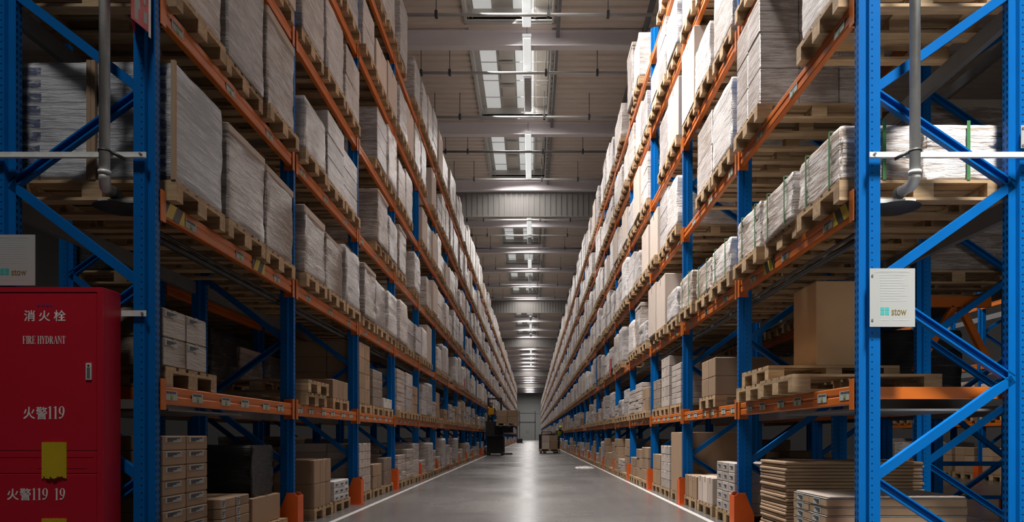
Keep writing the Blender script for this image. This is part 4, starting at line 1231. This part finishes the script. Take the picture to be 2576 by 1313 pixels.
# ------------------------------------------------------------------ people and trucks far down the aisle
def figure(name, joints, edges, radii, root, m, parent=None, loc=(0, 0, 0)):
    me = bpy.data.meshes.new(name)
    keys = list(joints); idx = {k: i for i, k in enumerate(keys)}
    me.from_pydata([joints[k] for k in keys], [(idx[a], idx[c]) for a, c in edges], [])
    o = put(name, me, parent, loc); me.materials.append(m)
    md = o.modifiers.new('skin', 'SKIN'); md.use_smooth_shade = True
    for k in keys:
        r = radii.get(k, .03); r = r if isinstance(r, tuple) else (r, r)
        me.skin_vertices[0].data[idx[k]].radius = r
    me.skin_vertices[0].data[idx[root]].use_root = True
    s_ = o.modifiers.new('sub', 'SUBSURF'); s_.levels = 1; s_.render_levels = 2
    return o
def person(loc, rz, label, lean, vest, cap, arm_r, arm_l):
    """standing figure facing local -y; lean: forward lean of the trunk in radians; arm_*: (elbow, wrist) offsets from the shoulder"""
    c, s = math.cos(lean), math.sin(lean)
    def tr(x, y, z):                          # tilt about the hips at z=.92
        dz = z-.92; return (x, y*c-dz*s, .92+dz*c+y*s)
    J = {'pelvis': (0, 0, .92), 'waist': tr(0, 0, 1.06), 'chest': tr(0, .01, 1.28), 'neckb': tr(0, .01, 1.45), 'neck': tr(0, 0, 1.52), 'headc': tr(0, -.015, 1.63), 'headt': tr(0, -.01, 1.73),
         'face': tr(0, -.075, 1.60)}
    E = [('pelvis', 'waist'), ('waist', 'chest'), ('chest', 'neckb'), ('neckb', 'neck'), ('neck', 'headc'), ('headc', 'headt'), ('headc', 'face')]
    Rr = {'pelvis': (.15, .11), 'waist': (.14, .10), 'chest': (.17, .115), 'neckb': (.11, .075), 'neck': .052, 'headc': (.078, .095), 'headt': (.06, .07), 'face': (.045, .05)}
    for sd, nm, (el, wr) in ((1, 'r', arm_r), (-1, 'l', arm_l)):
        sh = tr(sd*.19, .01, 1.42); J['sh'+nm] = sh
        J['el'+nm] = tuple(sh[i]+el[i]*(sd if i == 0 else 1) for i in range(3)); J['wr'+nm] = tuple(sh[i]+wr[i]*(sd if i == 0 else 1) for i in range(3))
        J['hp'+nm] = (sd*.10, 0, .88); J['kn'+nm] = (sd*.105, -.03, .49); J['an'+nm] = (sd*.11, .02, .09); J['to'+nm] = (sd*.12, -.16, .04)
        E += [('neckb', 'sh'+nm), ('sh'+nm, 'el'+nm), ('el'+nm, 'wr'+nm), ('pelvis', 'hp'+nm), ('hp'+nm, 'kn'+nm), ('kn'+nm, 'an'+nm), ('an'+nm, 'to'+nm)]
        Rr.update({'sh'+nm: .062, 'el'+nm: .045, 'wr'+nm: .030, 'hp'+nm: .092, 'kn'+nm: .062, 'an'+nm: .045, 'to'+nm: .035})
        w = Vector(J['wr'+nm]); d = (w-Vector(J['el'+nm])).normalized(); u = d.cross(Vector((0, 0, 1)) if abs(d.z) < .9 else Vector((0, 1, 0))).normalized(); v = d.cross(u)
        J['pm'+nm] = tuple(w+d*.07); E.append(('wr'+nm, 'pm'+nm)); Rr['pm'+nm] = (.036, .020)
        for i, L in enumerate((.058, .072, .066, .05)):
            b0 = w+d*.09+u*(.027-.018*i); J['f%d%s' % (i, nm)] = tuple(b0); J['g%d%s' % (i, nm)] = tuple(b0+d*L*.6+v*.012); J['h%d%s' % (i, nm)] = tuple(b0+d*L*.9+v*.035)
            E += [('pm'+nm, 'f%d%s' % (i, nm)), ('f%d%s' % (i, nm), 'g%d%s' % (i, nm)), ('g%d%s' % (i, nm), 'h%d%s' % (i, nm))]
            for q in 'fgh': Rr['%s%d%s' % (q, i, nm)] = .009
        J['tb'+nm] = tuple(w+d*.035+u*.045); J['tt'+nm] = tuple(w+d*.075+u*.062+v*.015); E += [('wr'+nm, 'tb'+nm), ('tb'+nm, 'tt'+nm)]; Rr['tb'+nm] = .011; Rr['tt'+nm] = .009
    p = figure('person', J, E, Rr, 'pelvis', M_NAVY, None, loc); p.rotation_euler.z = rz
    tag(p, label, 'person')
    h = Vector(J['headc'])
    # face and ears (skin), eyes, hair or cap, vest
    b = MB(); b.lathe((h.x, h.y-.012, h.z-.10), [(.03, -.005), (.062, .02), (.082, .075), (.088, .11), (.08, .16), (.05, .195), (.01, .205)], 18)
    b.prism([(h.x-.012, h.y-.118), (h.x+.012, h.y-.118), (h.x+.016, h.y-.085), (h.x-.016, h.y-.085)], 'z', h.z-.045, h.z-.005)
    for sd in (-1, 1): b.box(h.x+sd*.080, h.x+sd*.100, h.y-.02, h.y+.02, h.z-.03, h.z+.03)
    b.build('face', M_SKIN, p)
    b = MB()
    for sd in (-1, 1): b.box(h.x+sd*.032-.013, h.x+sd*.032+.013, h.y-.102, h.y-.09, h.z+.005, h.z+.017)
    b.box(h.x-.024, h.x+.024, h.y-.098, h.y-.085, h.z-.064, h.z-.057); b.build('eyes_and_mouth', M_HAIR, p)
    b = MB(); b.lathe((h.x, h.y+.004, h.z), [(.098, .02), (.101, .05), (.09, .095), (.055, .125), (.01, .135)], 18)
    if cap is not None: b.box(h.x-.07, h.x+.07, h.y-.17, h.y-.06, h.z+.03, h.z+.045)
    else: b.box(h.x-.085, h.x+.085, h.y+.02, h.y+.10, h.z-.06, h.z+.05)
    b.build('cap' if cap is not None else 'hair', cap if cap is not None else M_HAIR, p)
    VJ = {k: J[k] for k in ('waist', 'chest', 'neckb', 'shr', 'shl')}
    figure('hi_vis_vest', VJ, [('waist', 'chest'), ('chest', 'neckb'), ('neckb', 'shr'), ('neckb', 'shl')], {'waist': (.168, .126), 'chest': (.195, .14), 'neckb': (.12, .095), 'shr': .076, 'shl': .076}, 'chest', vest, p)
    return p
# order picker at the red-cabinet side
px, py = -1.97, 37.6
tk = empty('order_picker_truck', (px, py, 0), 'black order picker truck with raised forks at the cabinet-side rack, far down the aisle', 'truck')
b = MB(); b.cbox(-.45, .47, -.1, 1.3, .08, 1.0, .03); b.cbox(-.45, .40, .2, 1.3, 1.0, 1.25, .03); b.build('chassis', M_BLACK, tk)
for x in (-.38, .30):
    b = MB(); b.box(x-.05, x+.05, .22, .34, .1, 3.1); b.build('mast_rail', M_BLACK, tk)
b = MB()
for z in (1.4, 2.1, 3.0): b.box(-.38, .30, .24, .32, z, z+.08)
b.build('mast_crossbar', M_BLACK, tk)
b = MB(); b.box(-.48, .44, -.55, .2, 1.0, 1.08); b.box(.36, .44, -.1, .2, 1.08, 1.9); b.box(-.48, .44, .1, .2, 1.08, 1.8); b.box(-.48, -.02, -.55, -.50, 1.08, 1.80); b.build('operator_platform', M_BLACK, tk)
for x in (.34, .76):
    b = MB(); b.box(x-.06, x+.06, -1.0, .3, 1.50, 1.56); b.build('fork', M_DARKST, tk)
b = MB(); b.box(-.2, .96, .15, .24, 1.2, 1.6); b.build('fork_carriage', M_BLACK, tk)
for x, x1 in ((-.42, -.30), (.34, .46)):
    b = MB(); b.box(x, x1, -1.0, .1, .04, .16); b.build('support_leg', M_BLACK, tk)
b = MB(); b.cbox(.44, .94, -.35, -.15, .03, .11, .02); b.build('side_outrigger', M_BLACK, tk)
for x in (-.36, .40):
    for y in (-.85, 1.1):
        b = MB(); b.tube([(x-.05, y, .08), (x+.05, y, .08)], .08, 14); b.build('wheel', M_DARKST, tk)
b = MB(); b.box(.04, .24, .0, .03, 2.46, 2.66); b.build('clipboard', M_WHITE, tk)
b = MB(); b.tube([(.14, .04, 1.5), (.14, .04, 2.5)], .015, 6); b.build('clipboard_post', M_BLACK, tk)
pl = pallet(px+.68, py-.50, 1.562, 'wooden pallet lifted on the forks of the order picker truck', True)
for k in range(2):
    for i in range(2):
        for j in range(2):
            carton(px+.68+(-.29+.58*i), py-.50-.2+.4*j, 1.708+k*.335, .56, .38, .33, M_CARD, '%s %s carton on the lifted pallet, %s side, far down the aisle' % (LAYN[2][k], ('rack-side', 'aisle-side')[i], ('near', 'mast')[j]), 'cartons on the lifted pallet')
person((px-.25, py-.22, 1.08), .35, 'person in an orange-yellow hi-vis vest standing on the raised platform of the truck', .20, M_HIVIS, None, ((.06, -.12, -.27), (.02, -.32, -.36)), ((.07, -.10, -.28), (-.02, -.30, -.40)))
# low order picker with a loaded pallet at the other side
qx, qy = 1.05, 41.4
tk = empty('pallet_truck', (qx, qy, 0), 'dark low pallet truck carrying two carton piles, far down the aisle', 'truck')
b = MB(); b.cbox(-.62, -.43, .75, 1.5, .08, 1.15, .03); b.cbox(-.62, .62, 1.05, 1.5, .08, .75, .03); b.build('chassis', M_BLACK, tk)
for x in (-.3, .3):
    b = MB(); b.box(x-.09, x+.09, -.55, 1.1, .05, .10); b.build('fork', M_DARKST, tk)
b = MB(); b.tube([(-.45, 1.1, 1.1), (-.45, 1.1, 1.28), (.15, 1.1, 1.28), (.15, 1.1, .7)], .03, 8); b.build('backrest_bar', M_BLACK, tk)
b = MB(); b.box(-.10, .14, 1.08, 1.10, 1.32, 1.58); b.build('screen', M_WHITE, tk)
b = MB(); b.tube([(.02, 1.11, 1.25), (.02, 1.11, 1.4)], .02, 6); b.build('screen_post', M_BLACK, tk)
for x in (-.3, .3):
    b = MB(); b.tube([(x-.05, -.45, .06), (x+.05, -.45, .06)], .055, 12); b.build('wheel', M_BLACK, tk)
for x in (-.5, .5):
    b = MB(); b.tube([(x-.06, 1.2, .11), (x+.06, 1.2, .11)], .11, 14); b.build('wheel', M_BLACK, tk)
pallet(qx, qy+.05, .112, 'wooden pallet on the forks of the low pallet truck', True)
for i in range(2):
    for k in range(2):
        carton(qx-.235+.47*i, qy, .259+k*.40, .45, .62, .395, M_CARDP if i == 0 else M_CARD, '%s carton of the %s pile on the low pallet truck, far down the aisle' % (LAYN[2][k], ('pale', 'brown')[i]), 'cartons on the low pallet truck', tape=True)
person((qx+.52, qy+1.78, 0), .5, 'person in dark clothes and a yellow-green hi-vis cap and vest behind the pallet truck', .55, M_HIVISG, M_HIVISG, ((.05, -.10, -.27), (.0, -.30, -.38)), ((.06, -.06, -.28), (.0, -.22, -.44)))
# hand pallet truck parked near the end of the aisle
hx, hy = -1.75, 96.
hp = empty('hand_pallet_truck', (hx, hy, 0), 'dark hand pallet truck with upright handle standing near the end of the aisle', 'pallet truck')
for x in (0, .55):
    b = MB(); b.box(x-.08, x+.08, -.6, .6, .06, .13); b.build('fork', M_BLACK, hp)
b = MB(); b.cbox(-.35, .45, .6, .9, .05, .7, .05); b.build('pump_housing', M_BLACK, hp)
b = MB(); b.box(-.35, -.22, .65, .78, .6, 2.4); b.build('handle', M_BLACK, hp)
# loose film on the floor
b = MB(); rr = random.Random(5); nx, ny = 12, 8
for i in range(nx):
    for j in range(ny):
        e = i in (0, nx-1) or j in (0, ny-1)
        b.v.append((-.28+.56*i/(nx-1)+rr.uniform(-.05, .05), -.4+.8*j/(ny-1)+rr.uniform(-.05, .05), .004 if e else .02+rr.uniform(-.012, .05)))
for i in range(nx-1):
    for j in range(ny-1): b.face((i*ny+j, (i+1)*ny+j, (i+1)*ny+j+1, i*ny+j+1), 0, True)
o = b.build('plastic_film', FILMS[2], None, (1.66, 22.2, 0)); tag(o, 'crumpled piece of pale plastic film lying on the aisle floor', 'plastic film')

# red placards standing in front of two loads on the second beams
for s, yy, lb in ((1, 19.35, 'red placard with white marks against a load on the second beams, opposite rack'), (-1, 26.3, 'small red placard against a load on the second beams, cabinet rack')):
    x = s*((RX0 if s > 0 else LX0)-.085)
    o = empty('red_placard', (x, yy, LEV[2]+.002), lb, 'sign', 'red placards on the second beams')
    b = MB(); b.box(-.004, .004, -.16, .16, 0, .46); b.build('board', M_SIGNRED, o)
    b = MB()
    for (y0, y1, z0, z1) in ((-.10, .10, .34, .38), (-.03, .03, .16, .30), (-.10, .10, .08, .11)): b.box(-s*.006, -s*.004, y0, y1, z0, z1)
    b.build('symbol', M_WHITE, o)
